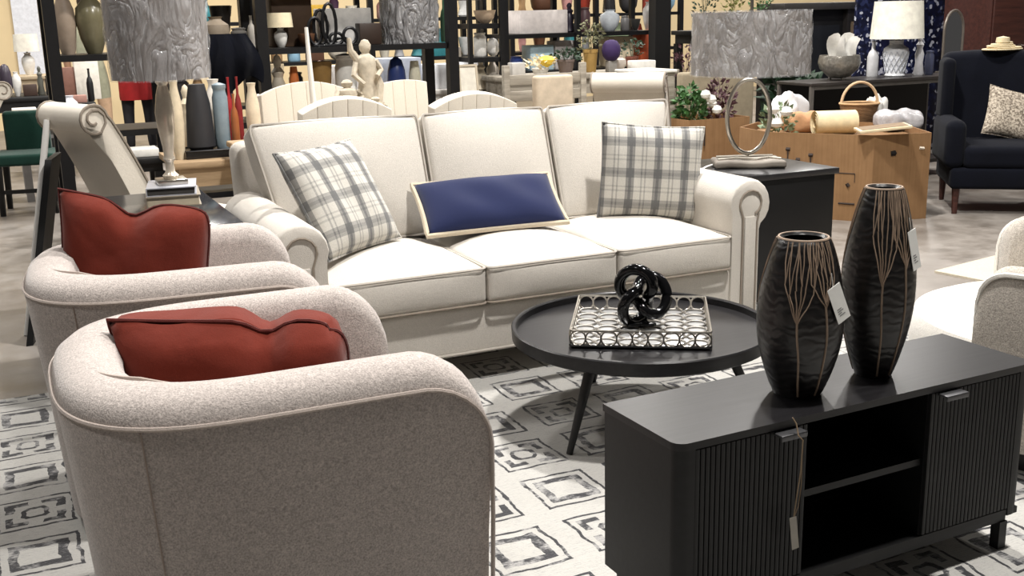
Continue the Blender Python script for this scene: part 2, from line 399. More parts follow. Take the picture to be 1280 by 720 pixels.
for x0, x1, xb0, xb1 in ((.955, 1.712, 1.04, 1.715), (1.728, 2.342, 1.728, 2.342), (2.358, 3.035, 2.358, 2.85)):
    hgt = .545
    def fn(p, h, x0=x0, x1=x1, xb0=xb0, xb1=xb1):
        t = (p.z+h[2])/(2*h[2]); t = max(0, min(1, t)); t = t*t*(3-2*t); a = xb0+(x0-xb0)*t; bb = xb1+(x1-xb1)*t
        u = p.x/h[0]; v = p.z/h[2]
        y = p.y + (-.05*(1-abs(u)**2.5)*(1-abs(v)**2.5) if p.y < 0 else 0)
        z = p.z + (.012*(1-u*u) if p.z > h[2]*.8 else 0)
        return ((a+bb)/2-SX + u*(bb-a)/2, y, z)
    m = MB().rbox((0, 0, 0), (x1-x0, .17, hgt), .03, 2, 8, fn)
    mat4 = Matrix.Translation((0, .80, .735)) @ lean
    m.xf(mat4); bc = part('back_cushion', m, 'sofa', sofa)
    w_ = MB(); P = []
    for x, z in rrect(1, hgt/2-.004, .04):
        u = x; t = (z+hgt/2)/hgt; t = t*t*(3-2*t); a = xb0+(x0-xb0)*t; bb = xb1+(x1-xb1)*t
        P.append(mat4 @ Vector(((a+bb)/2-SX+u*((bb-a)/2-.003), -.082, z)))
    part('welt', w_.tube(P, .0055, 5, True), 'sofa_welt', bc)
m = MB().rbox((0, 0, 0), (2.06, .14, .80), .05, 2).xf(Matrix.Translation((0, 1.0, .53)) @ Matrix.Rotation(math.radians(-9), 4, 'X'))
part('back_frame', m, 'sofa', sofa)
for x in (-.97, .97):
    for y in (.07, .93):
        part('foot', MB().prism([(x-.03, y-.03), (x+.03, y-.03), (x+.03, y+.03), (x-.03, y+.03)], 0.014 if y < .5 else 0, .13), 'black_flat', sofa)

# ---------------------------------------------------------------- throw pillows
def pillow_mesh(wd, ht, T, dent=0.0, N=22, pinch=.07, fold=0.0, dc=.12, dw=.30, fat=.55, rnd_=0):
    m = MB()
    def surf(sg):
        def fn(a, b_):
            u, v = 2*a-1, 2*b_-1
            x = u*wd/2*(1-pinch*(1-v*v)*abs(u)**1.5); y = v*ht/2*(1-pinch*(1-u*u)*abs(v)**1.5)
            t = T/2*(max(0, 1-u**4)*max(0, 1-v**4))**(.55*.55/fat)*(1-.22*(u*u+v*v)/2)
            x -= rnd_*wd*max(0, u)**5*v**4; y -= rnd_*ht*max(0, u)**4*v**5
            if dent:
                g = math.exp(-((u-dc)/dw)**2)*max(0, (v+.35)/1.35)**1.3
                y -= dent*g; t *= 1-.25*g
            z = sg*t + .006*math.sin(7*u+3*v)*(1-u*u)*(1-v*v)*(1 if sg > 0 else 0)
            if fold: z += fold*math.sin(5*u-2.2*v+.4)*(1-abs(u)**3)*(.3+.7*(v+1)/2)*(1 if sg > 0 else .4)
            return (x, y, z)
        return fn
    m.grid(surf(1), N, N); m.grid(surf(-1), N, N)
    return m
def pillow_edge(wd, ht, dent=0.0, pinch=.07, n=18, dc=.12, dw=.30, rnd_=0):
    P = []
    for sgn in range(4):
        for i in range(n):
            s = -1+2*i/n
            u, v = ((s, -1), (1, s), (-s, 1), (-1, -s))[sgn]
            x = u*wd/2*(1-pinch*(1-v*v)*abs(u)**1.5); y = v*ht/2*(1-pinch*(1-u*u)*abs(v)**1.5)
            x -= rnd_*wd*max(0, u)**5*v**4; y -= rnd_*ht*max(0, u)**4*v**5
            if dent: y -= dent*math.exp(-((u-dc)/dw)**2)*max(0, (v+.35)/1.35)**1.3
            P.append((x, y, 0))
    return P
def basis(c, x, y):
    x = Vector(x).normalized(); y = Vector(y); y = (y-x*y.dot(x)).normalized(); z = x.cross(y)
    return Matrix(((x.x, y.x, z.x, c[0]), (x.y, y.y, z.y, c[1]), (x.z, y.z, z.z, c[2]), (0, 0, 0, 1)))
def pillow(name, c, x, y, wd, ht, T, mat, pipe, label, dent=0, pinch=.07, fold=0, pr=.005, dc=.12, dw=.30, fat=.55, rnd_=0):
    import bmesh
    root = bpy.data.objects.new(name, None); C.objects.link(root); root.empty_display_size = .1; tag(root, label, 'pillow')
    root.matrix_world = basis(c, x, y)
    me = pillow_mesh(wd, ht, T, dent, 28, pinch, fold, dc, dw, fat, rnd_).mesh('cover', mat, True, 80)
    bm = bmesh.new(); bm.from_mesh(me); bmesh.ops.remove_doubles(bm, verts=bm.verts, dist=.0004); bmesh.ops.recalc_face_normals(bm, faces=bm.faces); bm.to_mesh(me); bm.free()
    put('cover', me, root)
    part('piping', MB().tube(pillow_edge(wd, ht, dent, pinch, 18, dc, dw, rnd_), pr, 6, True), pipe, root)
    return root
pillow('throw_pillow', (1.215, 4.245, .742), (.827, .562, .014), (-.295, .413, .862), .47, .47, .15, 'plaid', 'plaid',
       'grey plaid throw pillow leaning beside the side table end of the sofa', pinch=.05)
pillow('throw_pillow', (2.685, 4.24, .728), (.921, -.383, -.074), (.03, .12, .98), .47, .43, .15, 'plaid', 'plaid',
       'grey plaid throw pillow leaning by the sofa arm next to the ring lamp', pinch=.05)
lp = pillow('lumbar_pillow', (1.915, 4.33, .640), (.995, -.101, .013), (.072, .784, .616), .64, .30, .14, 'navy', 'linen',
       'long navy blue lumbar pillow with natural linen edge on the sofa', pinch=.03, pr=.012)
def from_edge(tl, tr, down, ht):
    tl, tr = Vector(tl), Vector(tr); x = (tr-tl).normalized(); d = Vector(down); d = (d-x*d.dot(x)).normalized()
    return (tl+tr)/2+d*ht/2, x, -d, (tr-tl).length
c_, x_, y_, w_ = from_edge(Q(73, 236, 3.55), Q(268, 258, 3.38), (.08, .06, -1), .42)
pillow('throw_pillow', c_, x_, y_, w_, .42, .19, 'rust', 'rust_pipe', 'rust velvet throw pillow standing upright in the armchair beside the sofa', .045, .06, .010, dc=-.05, dw=.24, rnd_=.06)
c_, x_, y_, w_ = from_edge(Q(134, 400, 2.50), Q(440, 394, 2.33), (.22, .36, -1), .40)
pillow('throw_pillow', c_, x_, y_, w_, .40, .25, 'rust', 'rust_pipe', 'rust velvet throw pillow slumped in the armchair opposite the black cabinet', .035, .05, .014, dc=.28, dw=.16, fat=.8, rnd_=.10)

# ---------------------------------------------------------------- tub armchairs (local: +x faces forward)
CH, CA, CB, CFR = .770, .405, .405, .41
def u_path(off, n=44):                       # plan outline, inset by off, from one arm front round the back to the other
    a, bb, N = CA-off, CB-off, 3.0; P = []
    for i in range(6): P.append((CFR*(1-i/6), -bb))
    for i in range(n+1):
        q = -PI/2 - PI*i/n; cx, sy = math.cos(q), math.sin(q)
        P.append((a*math.copysign(abs(cx)**(2/N), cx), bb*math.copysign(abs(sy)**(2/N), sy)))
    for i in range(1, 7): P.append((CFR*i/6, bb))
    return P
def zmax(x, R=.15):
    d = CFR-x
    return CH if d >= R else CH-R*(1-math.sqrt(max(0, 1-((R-d)/R)**2)))
SEC = [(o_, z_*.770/.715) for o_, z_ in [(.055, .035), (.050, .10), (.030, .35), (.006, .60), (.000, .655), (.010, .685), (.034, .703), (.070, .713), (.105, .710), (.132, .694), (.146, .66), (.150, .55), (.155, .32), (.155, .035)]]
def tub_chair(label, loc, rz):
    root = thing('tub_armchair', label, 'armchair', loc, rz, None)
    paths = [u_path(o) for o, z in SEC]; m = MB(); L = len(paths[0])
    # extra samples close to the arm fronts so the rounded corner reads
    def dens(P):
        out = []
        seg = [0, .03, .08, .15, .25, .4, .6, .8]
        x0, y0 = P[0]; x1, y1 = P[2]
        for s in seg: out.append((x0+(x1-x0)*s, y0))
        out += P[2:-2]
        x0, y0 = P[-1]; x1, y1 = P[-3]
        for s in reversed(seg): out.append((x0+(x1-x0)*s, y0))
        return out
    paths = [dens(p) for p in paths]; L = len(paths[0]); K = len(SEC); vs = []
    for i in range(L):
        for k, (o, z) in enumerate(SEC):
            x, y = paths[k][i]; dz = CH-zmax(x); t = max(0, min(1, (z-.34)/.40))
            vs.append((x, y, z-dz*t))
    fs = [(i*K+k, (i+1)*K+k, (i+1)*K+k+1, i*K+k+1) for i in range(L-1) for k in range(K-1)]
    fs += [tuple(range(K)), tuple(range((L-1)*K, L*K))]
    m.add(vs, fs); sh = part('shell', m, 'chair', root, True, 60)
    def line(o, z):
        P = dens(u_path(o)); return [(x, y, z-(CH-zmax(x))*max(0, min(1, (z-.34)/.40))) for x, y in P]
    u_x = [q[0] for q in dens(u_path(0))]
    wl = line(.0, .712)
    wl = [(wl[0][0]+.002, wl[0][1]+.035, .06)] + [(wl[0][0]+.003, wl[0][1]+.012, .40)] + wl + [(wl[-1][0]+.003, wl[-1][1]-.012, .40)] + [(wl[-1][0]+.002, wl[-1][1]-.035, .06)]
    part('welt', MB().tube(wl, .0048, 6), 'chair_welt', sh)
    seam_i = min(range(L//2), key=lambda i: abs(u_x[i]+.27) + (0 if i < L//2 else 9))
    for i in (seam_i, L-1-seam_i):                                             # upright seams at the back corners
        P = []
        for o, z in SEC[:5]:
            x, y = dens(u_path(o-.0005))[i]; P.append((x, y, z))
        part('seam', MB().tube(P, .0022, 5), 'chair_seam', sh)
    sp = [(max(-CA+.165, min(CFR+.02, x)), y) for x, y in u_path(.165)]
    def fn(p, h): return p
    pl = [(x, y) for x, y in sp]; sc = MB(); n = len(pl); vs = []
    for z, k in ((.26, 1.0), (.40, 1.0), (.43, .985), (.448, .94), (.462, .75), (.468, .4)):
        vs += [(.05+(x-.05)*k, y*k, z) for x, y in pl]
    fs = [(i*n+j, i*n+(j+1) % n, (i+1)*n+(j+1) % n, (i+1)*n+j) for i in range(5) for j in range(n)] + [tuple(range(n)), tuple(range(5*n, 6*n))]
    sc.add(vs, fs); part('seat_cushion', sc, 'chair', root, True, 50)
    part('front_rail', MB().rbox((CFR-.10, 0, .16), (.10, 2*CB-.31, .22), .02, 2), 'chair', root)
    part('swivel_base', MB().lathe([(.25, 0), (.25, .045), (.05, .05)], 28, (.0, 0, 0)), 'black_flat', root)
    def zat(o):
        for (o0, z0), (o1, z1) in zip(SEC[4:], SEC[5:]):
            if o0 <= o <= o1: return z0+(z1-z0)*(o-o0)/max(1e-6, o1-o0)
        return SEC[8][1]
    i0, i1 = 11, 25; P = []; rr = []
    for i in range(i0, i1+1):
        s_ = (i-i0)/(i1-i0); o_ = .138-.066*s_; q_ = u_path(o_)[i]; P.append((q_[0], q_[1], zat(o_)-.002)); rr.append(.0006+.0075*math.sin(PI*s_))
    part('fold_shade', MB().tube(P, rr, 6), 'chair_seam', sh, label='dark strip painting the shade of a pulled crease in the inner back')  # raised tube in a darker fabric; the crease's shade is put into its colour
    return root
CHX = .44
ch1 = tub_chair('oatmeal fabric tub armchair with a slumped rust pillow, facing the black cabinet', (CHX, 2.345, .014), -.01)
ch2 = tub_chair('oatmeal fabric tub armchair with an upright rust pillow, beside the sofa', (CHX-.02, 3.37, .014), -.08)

# ---------------------------------------------------------------- coffee table, tray, knot
TX, TY, TZ = 1.985, 3.19, .372
ct = thing('coffee_table', 'round black coffee table with raised rim and splayed legs', 'table', (TX, TY, 0))
R_ = .462
part('tabletop', MB().lathe([(.0, TZ-.055), (R_-.02, TZ-.055), (R_-.002, TZ-.045), (R_, TZ-.004), (R_-.004, TZ), (R_-.014, TZ), (R_-.018, TZ-.004), (R_-.020, TZ-.026), (.0, TZ-.027)], 72), 'black_top', ct, True, 30)
for k, an in enumerate((205, 84, 325)):
    a = math.radians(an); ca, sa = math.cos(a), math.sin(a)
    part('leg', MB().cyl((ca*.43, sa*.43, .014), (ca*.29, sa*.29, TZ-.05), .011, .021, 14), 'black_flat', ct)
TRZ = TZ-.026
tr = thing('mirrored_tray', 'square mirrored tray with silver ring lattice sides on the coffee table', 'tray', (TX, TY, TRZ), math.radians(-32.5))
TH = .235
part('tray_base', MB().rbox((0, 0, .006), (2*TH, 2*TH, .008), .002, 1), plain((206, 206, 206), .25, .5, .04), tr, True, 30)
part('base_edge', MB().tube([(x, y, .008) for x, y in rrect(TH, TH, .01, 2)], .005, 6, True), 'black_metal', tr)
part('top_edge', MB().tube([(x, y, .062) for x, y in rrect(TH, TH, .01, 2)], .0035, 6, True), 'silver', tr)
ring = MB().tube([(.0265*math.cos(2*PI*i/16), 0, .0265*math.sin(2*PI*i/16)) for i in range(16)], .0036, 5, True).mesh('lattice_ring', 'silver')
NR = 9
for s_ in range(4):
    for i in range(NR):
        t = -TH+.0265+(2*TH-.053)*i/(NR-1)
        o = put('lattice_ring', ring, tr, ((t, -TH, .035), (TH, t, .035), (t, TH, .035), (-TH, t, .035))[s_])
        if s_ % 2: o.rotation_euler = (0, 0, PI/2)
flat = MB().tube([(.036*math.cos(2*PI*i/18), .036*math.sin(2*PI*i/18), 0) for i in range(18)], .0042, 5, True).mesh('base_ring', 'pewter')
for i in range(6):
    for j in range(6):
        put('base_ring', flat, tr, (-.195+.078*i, -.195+.078*j, .013))
kp = []
for i in range(120):
    t = 2*PI*i/120; r_ = .052+.030*math.cos(3*t)
    kp.append((r_*math.cos(2*t), .036*math.sin(3*t), .105+r_*math.sin(2*t)*1.15))
ks = MB().tube([(x*1.12, y*1.12, z*1.12) for x, y, z in kp], .0205, 10, True)
ks.rbox((0, 0, .016), (.10, .06, .012), .004, 1)
solo('knot_sculpture', ks, plain((20, 20, 22), .13, .55, .1), 'glossy black knotted ribbon sculpture standing in the mirrored tray', 'sculpture', (TX, TY, TRZ+.008), math.radians(-20))

# ---------------------------------------------------------------- black media cabinet
KW, KD, KZ0, KZ1 = 1.128, .305, .117, .54
kx, ky, kr = (1.232+2.360)/2, (1.854+2.159)/2, .031
cab = thing('media_cabinet', 'low black wood media cabinet with fluted doors and open middle shelf', 'cabinet', (kx, ky, 0), kr)
hx, hy = KW/2, KD/2
top = [(-hx, hy), (-hx, -hy+.03)] + [(-hx+.03-.03*math.cos(PI/2*i/5), -hy+.03-.03*math.sin(PI/2*i/5)) for i in range(1, 6)] + [(hx-.03+.03*math.sin(PI/2*i/5), -hy+.03-.03*math.cos(PI/2*i/5)) for i in range(0, 6)] + [(hx, hy)]
part('top_panel', MB().prism(top, KZ1-.018, KZ1), 'black_top', cab, True, 30)
for sg in (-1, 1):
    pl = [(sg*x, y) for x, y in ([(hx-.004, hy-.002), (hx-.004, -hy+.032)] + [(hx-.034+.03*math.cos(PI/2*i/5), -hy+.032-.03*math.sin(PI/2*i/5)) for i in range(1, 6)] + [(hx-.05, -hy+.002), (hx-.05, hy-.002)])]
    part('side_panel', MB().prism(pl, KZ0, KZ1-.019), 'black', cab, True, 30)
DW = .385
xi = .203
for sg in (-1, 1): part('divider', MB().box(sg*xi-.009, sg*xi+.009, -hy+.012, hy-.01, KZ0+.019, KZ1-.019), 'black', cab, False)
part('bottom_panel', MB().box(-hx+.01, hx-.01, -hy+.004, hy-.004, KZ0, KZ0+.018), 'black', cab, False)
part('back_panel', MB().box(-hx+.05, hx-.05, hy-.012, hy-.003, KZ0+.019, KZ1-.019), 'black', cab, False)
part('shelf', MB().box(-xi+.010, xi-.010, -hy+.02, hy-.013, .325, .343), 'black', cab, False)
for sg in (-1, 1):
    d0, d1 = xi-.006, hx-.036
    pl = []; nfl = 24; wd = d1-d0
    for i in range(nfl):
        for t, dd in ((.0, .008), (.12, .001), (.5, 0.0), (.88, .001)):
            pl.append((sg*(d0+wd*(i+t)/nfl), -hy+.002+dd))
    pl += [(sg*d1, -hy+.010), (sg*d1, -hy+.03), (sg*d0, -hy+.03)]
    dr = part('door', MB().prism(pl, KZ0+.022, KZ1-.022), 'black', cab, True, 25)
    hxm = sg*(d0+.062)
    part('handle', MB().rbox((hxm, -hy-.010, KZ1-.028), (.075, .030, .007), .003, 1).rbox((hxm, -hy-.022, KZ1-.032), (.075, .006, .014), .0025, 1), plain((92, 92, 94), .4, .6), dr, label='small grey metal edge pull')
fr = MB()
for y in (-hy+.03, hy-.03): fr.box(-hx+.035, hx-.035, y-.012, y+.012, KZ0-.024, KZ0-.001)
for x in (-hx+.047, hx-.047): fr.box(x-.012, x+.012, -hy+.042, hy-.042, KZ0-.024, KZ0-.001)
part('base_frame', fr, 'black_metal', cab, False)
for x in (-hx+.045, hx-.045):
    for y in (-hy+.028, hy-.028):
        part('leg', MB().box(x-.014, x+.014, y-.014, y+.014, .014, KZ0-.024), 'black_metal', cab, False)
# string tag on the cabinet handle
ca = Matrix.Translation((kx, ky, 0)) @ Matrix.Rotation(kr, 4, 'Z')
def cabp(x, y, z): return ca @ Vector((x, y, z))
hl = -(xi-.006+.062)
st = thing('string_tag', 'small paper tag on a string tied to the cabinet door handle', 'tag', tuple(cabp(hl, -hy-.03, .27)), kr)
part('string', MB().tube([(-.004, .012, .283), (.004, .008, .268), (.0, -.005, .245), (.012, -.007, .232), (.010, -.007, .16), (.002, -.005, .085), (-.002, -.003, .04)], .0016, 5).tube([(.012, -.006, .22), (.014, -.006, .12), (.008, -.006, .07), (-.002, -.003, .04)], .0012, 5), plain((140, 120, 96), .8), st)
part('paper_tag', MB().add([(-.014, -.004, .045), (.004, -.006, .047), (.016, -.006, -.035), (-.002, -.004, -.038), (-.014, -.003, .045), (.004, -.005, .047), (.016, -.005, -.035), (-.002, -.003, -.038)], [(0, 1, 2, 3), (7, 6, 5, 4), (0, 4, 5, 1), (1, 5, 6, 2), (2, 6, 7, 3), (3, 7, 4, 0)]), plain((170, 165, 155), .7), st, False)

# ---------------------------------------------------------------- the two carved vases
def vase(label, taglabel, loc, H, rb, rm, rt, zm, seed, tagang, tagz, face):
    rnd = random.Random(seed); root = thing('carved_vase', label, 'vase', loc, 0)
    def rad(z):
        t = z/H
        if t < zm: s = t/zm; return rb+(rm-rb)*math.sin(s*PI/2)**.9
        s = (t-zm)/(1-zm); return rt+(rm-rt)*math.cos(s*PI/2)**.85
    prof = [(rb*.92, 0)] + [(rad(H*i/30), H*i/30) for i in range(0, 31)] + [(rt-.006, H+.002), (rt-.012, H-.004)] + [(rad(H*(1-i/10))-.014, H*(1-i/10)) for i in range(1, 7)] + [(0, H*.4)]
    part('body', MB().lathe(prof, 40), 'vase', root, True, 50)
    part('rim', MB().tube([((rt-.003)*math.cos(2*PI*i/36), (rt-.003)*math.sin(2*PI*i/36), H) for i in range(36)], .0035, 6, True), 'inlay', root)
    m = MB()
    def line(a0, z0, a1, z1, r, n=10):
        P = []
        for i in range(n+1):
            s = i/n; z = z0+(z1-z0)*s; a = a0+(a1-a0)*(s**1.0)+.012*math.sin(9*s+a0*7); rr = rad(z)+.0005
            P.append((rr*math.cos(a), rr*math.sin(a), z))
        m.tube(P, r, 5)
    for k, off in enumerate((-.05, .62, 2.1, 3.3, 4.5)):
        a = face+off
        zt = H*(.52 if k % 2 == 0 else .62)
        line(a+.10, 0.01, a, zt, .0026)
        nb = 6
        for i in range(nb):
            e = (i-(nb-1)/2)/((nb-1)/2); z0 = zt - H*.02 + abs(rnd.random())*H*.03
            zmid = zt+(H-zt)*(.35+.25*rnd.random())
            am = a+e*.36
            line(a, z0, am, zmid, .0016, 6); line(am, zmid, a+e*.50+.04*rnd.uniform(-1, 1), H-.002, .0014, 6)
            line(am, zmid, am+(.20*rnd.uniform(-1, 1)), H-.002, .0012, 5)
    part('branch_inlay', m, 'inlay', root, label='tan line inlay of branching trees')
    a = tagang; z = H*tagz; rr = rad(z)+.004
    nrm = Vector((math.cos(a), math.sin(a), 0)); tn = Vector((-math.sin(a), math.cos(a), 0))
    return root, nrm, tn, rr, z
def price_tag(label, root, nrm, tn, rr, z, L, W, lean):
    o = Vector(root.location)+nrm*rr+Vector((0, 0, z))
    t = thing('price_tag', label, 'tag', tuple(o-Vector((0, 0, L*.9))))
    d = (Vector((0, 0, -1))+tn*lean+nrm*.10).normalized(); s = (tn-d*tn.dot(d)).normalized(); q = d.cross(s)*.0006
    base = Vector((0, 0, L*.9))
    P = [base+s*(-W/2), base+s*(W/2), base+s*(W/2)+d*L, base-s*(W/2)+d*L]
    part('card', MB().add([p+q+nrm*.004 for p in P]+[p-q+nrm*.004 for p in P], [(0, 1, 2, 3), (7, 6, 5, 4), (0, 4, 5, 1), (1, 5, 6, 2), (2, 6, 7, 3), (3, 7, 4, 0)]), 'white_paper', t, False)
    m = MB()
    for i, (a, b0, b1) in enumerate(((.62, -.3, .05), (.68, -.3, .15), (.74, -.3, -.02), (.80, -.25, .2))):
        for sd in (1, -1):
            pts = [base+d*L*a+s*W*b0, base+d*L*a+s*W*b1, base+d*L*(a+.03)+s*W*b1, base+d*L*(a+.03)+s*W*b0]
            m.add([p+q*sd*1.6+nrm*.004 for p in pts], [(0, 1, 2, 3)])
    part('print', m, plain((150, 150, 150), .7), t, False)
    part('string', MB().tube([base+Vector((0, 0, .03))-nrm*.004, base+nrm*.003, base+nrm*.004+d*.006], .0012, 4), 'white_paper', t)
view = math.atan2(-1.98, -1.7)
p = G(996, 490, KZ1); r1 = vase('short black wood vase with carved tan branches on the cabinet', '', (p.x, p.y, KZ1), .385, .056, .102, .060, .48, 3, view+.80, .74, view)
price_tag('white price tag hanging on the short carved vase', *r1, .090, .042, .40)
p = G(1091, 467, KZ1); r2 = vase('tall black wood vase with carved tan branches on the cabinet', '', (p.x, p.y, KZ1), .478, .044, .089, .045, .48, 5, view+.95, .80, view+.1)
price_tag('white price tag hanging on the tall carved vase', *r2, .100, .034, .22)
# ================================================================ the showroom around the seating group
def dpx(P): return (Vector(P)-EYE).dot(_f)/CAM_F                      # metres per picture pixel at that point

# ---------------------------------------------------------------- side table, books and lamp beside the sofa
LZ = .70
t = thing('side_table', 'dark side table with glossy top beside the scroll-back chair', 'table', (.50, 4.62, 0))
part('tabletop', MB().rbox((0, 0, LZ-.014), (.61, .98, .028), .004, 1), plain((40, 42, 48), .16, 0, .1), t)
part('apron', MB().box(-.29, .29, -.47, .47, LZ-.09, LZ-.029), 'black_flat', t, False)
for x in (-.27, .27):
    for y in (-.45, .45): part('leg', MB().box(x-.02, x+.02, y-.02, y+.02, .014 if y < 0 else 0, LZ-.091), 'black_flat', t, False)
part('lower_shelf', MB().box(-.25, .25, -.43, .43, .18, .20), 'black_flat', t, False)
bk = G(222, 251, LZ)
BKX, BKY, BKR = bk.x-.02, bk.y-.02, -.12
def book(label, z, sx, sy, h, col, page, rz):
    r_ = thing('book', label, 'book', (BKX, BKY, z), rz)
    part('cover', MB().box(-sx/2, sx/2, -sy/2, sy/2, 0, .004).box(-sx/2, sx/2, -sy/2, sy/2, h-.004, h).box(-sx/2, -sx/2+.004, -sy/2, sy/2, .004, h-.004), col, r_, False)
    part('pages', MB().box(-sx/2+.005, sx/2-.008, -sy/2+.006, sy/2-.006, .0045, h-.0045), page, r_, False)
book('thick beige book at the bottom of the stack under the lamp', LZ, .22, .27, .045, plain((148, 138, 122), .6), plain((196, 184, 160), .8), BKR)
book('silver grey book on top of the stack under the lamp', LZ+.045, .20, .25, .035, plain((176, 178, 186), .3), plain((60, 58, 56), .8), BKR-.05)
def drum_lamp_shade(root, r0, r1, z0, z1, mat='shade', wrap=True, sq=None):
    n = 48
    m = MB()
    if sq: rim = rrect(sq[0], sq[1], .015, 4)
    else: rim = [(math.cos(2*PI*i/n), math.sin(2*PI*i/n)) for i in range(n)]
    k = len(rim); vs = []
    for r, z in ((r0, z0), (r1, z1)): vs += [((x*r, y*r, z) if not sq else (x*(r/r0), y*(r/r0), z)) for x, y in rim]
    for r, z in ((r0, z0), (r1, z1)): vs += [((x*(r-.004), y*(r-.004), z) if not sq else (x*.98*(r/r0), y*.98*(r/r0), z)) for x, y in rim]
    fs = [(i, (i+1) % k, k+(i+1) % k, k+i) for i in range(k)]+[(2*k+i, 3*k+i, 3*k+(i+1) % k, 2*k+(i+1) % k) for i in range(k)]
    fs += [(i, 2*k+i, 2*k+(i+1) % k, (i+1) % k) for i in range(k)]+[(k+i, k+(i+1) % k, 3*k+(i+1) % k, 3*k+i) for i in range(k)]
    sh = part('lamp_shade', m.add(vs, fs), mat, root, True, 40)
    if wrap:
        def fn(a, b_):
            q = 2*PI*a; z = z0-.006+(z1-z0+.014)*b_; r = r0+(r1-r0)*b_
            f = .0035+.0035*math.sin(q*11+3*math.sin(b_*7+q*2))+.004*math.sin(q*23+b_*9)*math.sin(b_*5+q)+.003*math.sin(b_*21+q*6)
            f = max(.0012, f)
            return ((r+f)*math.cos(q), (r+f)*math.sin(q), z)
        part('plastic_wrap', MB().grid(fn, 150, 22, True), 'wrap', sh, True, 180, label='crinkled clear plastic wrap')
    return sh
lz = LZ+.08
t = thing('table_lamp', 'silver baluster table lamp with a grey plastic-wrapped shade on the book stack', 'lamp', (BKX, BKY, lz))
part('base', MB().rbox((0, 0, .011), (.12, .12, .022), .004, 1), 'silver', t)
lp_ = [(.030, .022), (.034, .035), (.020, .05), (.016, .09), (.026, .105), (.020, .12), (.024, .16), (.036, .24), (.040, .30), (.030, .37), (.019, .41), (.028, .425), (.022, .44), (.014, .47), (.012, .52)]
part('column', MB().lathe(lp_, 20), plain((226, 214, 196), .25, .45, .1), t)
drum_lamp_shade(t, .195, .205, Q(200, 98, BKY).z-lz, Q(200, 98, BKY).z-lz+.40)
part('shade_fitting', MB().cyl((0, 0, .51), (0, 0, .80), .006, .006, 8).tube([(-.205, 0, .80), (.205, 0, .80)], .003, 5), 'silver', t)

# ---------------------------------------------------------------- end table and ring lamp
EZ = .65
t = thing('end_table', 'black cube end table beside the sofa', 'table', (3.46, 4.55, .014))
part('tabletop', MB().rbox((0, 0, EZ-.015), (.66, .64, .03), .004, 1), plain((44, 43, 44), .3, 0, .15), t)
part('body', MB().rbox((0, 0, .325), (.63, .61, .59), .004, 1), 'black_flat', t)
part('plinth', MB().box(-.29, .29, -.27, .27, 0, .029), 'black_flat', t, False)
pl_ = G(935, 203, EZ+.01)
RLX, RLY = 3.44, 4.52
slab = MB().rbox((0, 0, .02), (.34, .21, .04), .015, 2, 6, lambda p, h: (p.x*(1+.05*math.sin(9*p.y+2)), p.y*(1+.08*math.sin(11*p.x)), p.z+.004*math.sin(30*p.x+20*p.y)))
t = thing('ring_lamp', 'silver ring table lamp with a grey plastic-wrapped drum shade on the end table', 'lamp', (RLX, RLY, EZ+.0145), -.45)
part('base', slab, wood('driftwood_slab', (92, 84, 76), (150, 142, 132), .6), t)
part('base_vein', MB().tube([(-.16, -.06, .046), (-.06, -.04, .050), (.03, -.07, .048), (.10, -.03, .050), (.16, -.05, .044)], .006, 5).tube([(-.15, .05, .045), (-.02, .03, .05), (.14, .06, .046)], .006, 5), plain((196, 190, 178), .6), t)
rc = .252
part('ring', MB().tube([(.108*math.cos(2*PI*i/48), 0, rc+.185*math.sin(2*PI*i/48)) for i in range(48)], .011, 10, True), 'silver', t)
part('stem', MB().cyl((0, 0, .04), (0, 0, .070), .010, .008, 10).cyl((0, 0, .436), (0, 0, .86), .008, .008, 10), 'silver', t)
part('finial', MB().lathe([(.004, .86), (.012, .868), (.012, .878), (0, .89)], 10).tube([(-.29, 0, .845), (.29, 0, .845)], .003, 5), 'silver', t)
z0 = Q(936, 92, RLY).z-EZ-.0145; z1 = Q(936, 15, RLY).z-EZ-.0145
drum_lamp_shade(t, .292, .288, z0, z1)
cb = [(-.17, .0, .012), (-.21, -.03, .006), (-.24, -.10, .006), (-.30, -.14, .006)]
part('power_cord', MB().tube(cb, .005, 6), 'white_paper', t)

# ---------------------------------------------------------------- cream channel-back dining chairs and what stands on their table
def channel_chair(label, c, wd, ztop, hgt, rz, n=6, arch=.05, group=None):
    r_ = thing('dining_chair', label, 'chair', (c[0], c[1], 0), rz, group)
    zs = .50
    for i in range(n):
        u = -1+2*(i+.5)/n; h = ztop-zs-arch*(abs(u)**2)*1.0 
        cwid = wd/n
        def sl(q, H_, u=u, h=h): return (q.x, q.y, q.z if q.z < 0 else q.z-arch*(((u*wd/2+q.x)/(wd/2))**2-u*u))
        m = MB().rbox((u*wd/2, 0, zs+h/2-.02), (cwid*1.0, .10, h), .006, 2, 2, sl)
        m.xf(Matrix.Translation((0, -.25, 0)) @ Matrix.Translation((0, 0, zs)) @ Matrix.Rotation(math.radians(6), 4, 'X') @ Matrix.Translation((0, 0, -zs)))
        part('back_channel', m, 'cream', r_)
    part('seat', MB().rbox((0, 0, .46), (wd, .50, .10), .03, 2), 'cream', r_)
    for x in (-1, 1):
        for y in (-.2, .2): part('leg', MB().cyl((x*(wd/2-.04), y, 0), (x*(wd/2-.05), y*.95, .42), .014, .02, 8), 'brown_wood', r_)
    return r_
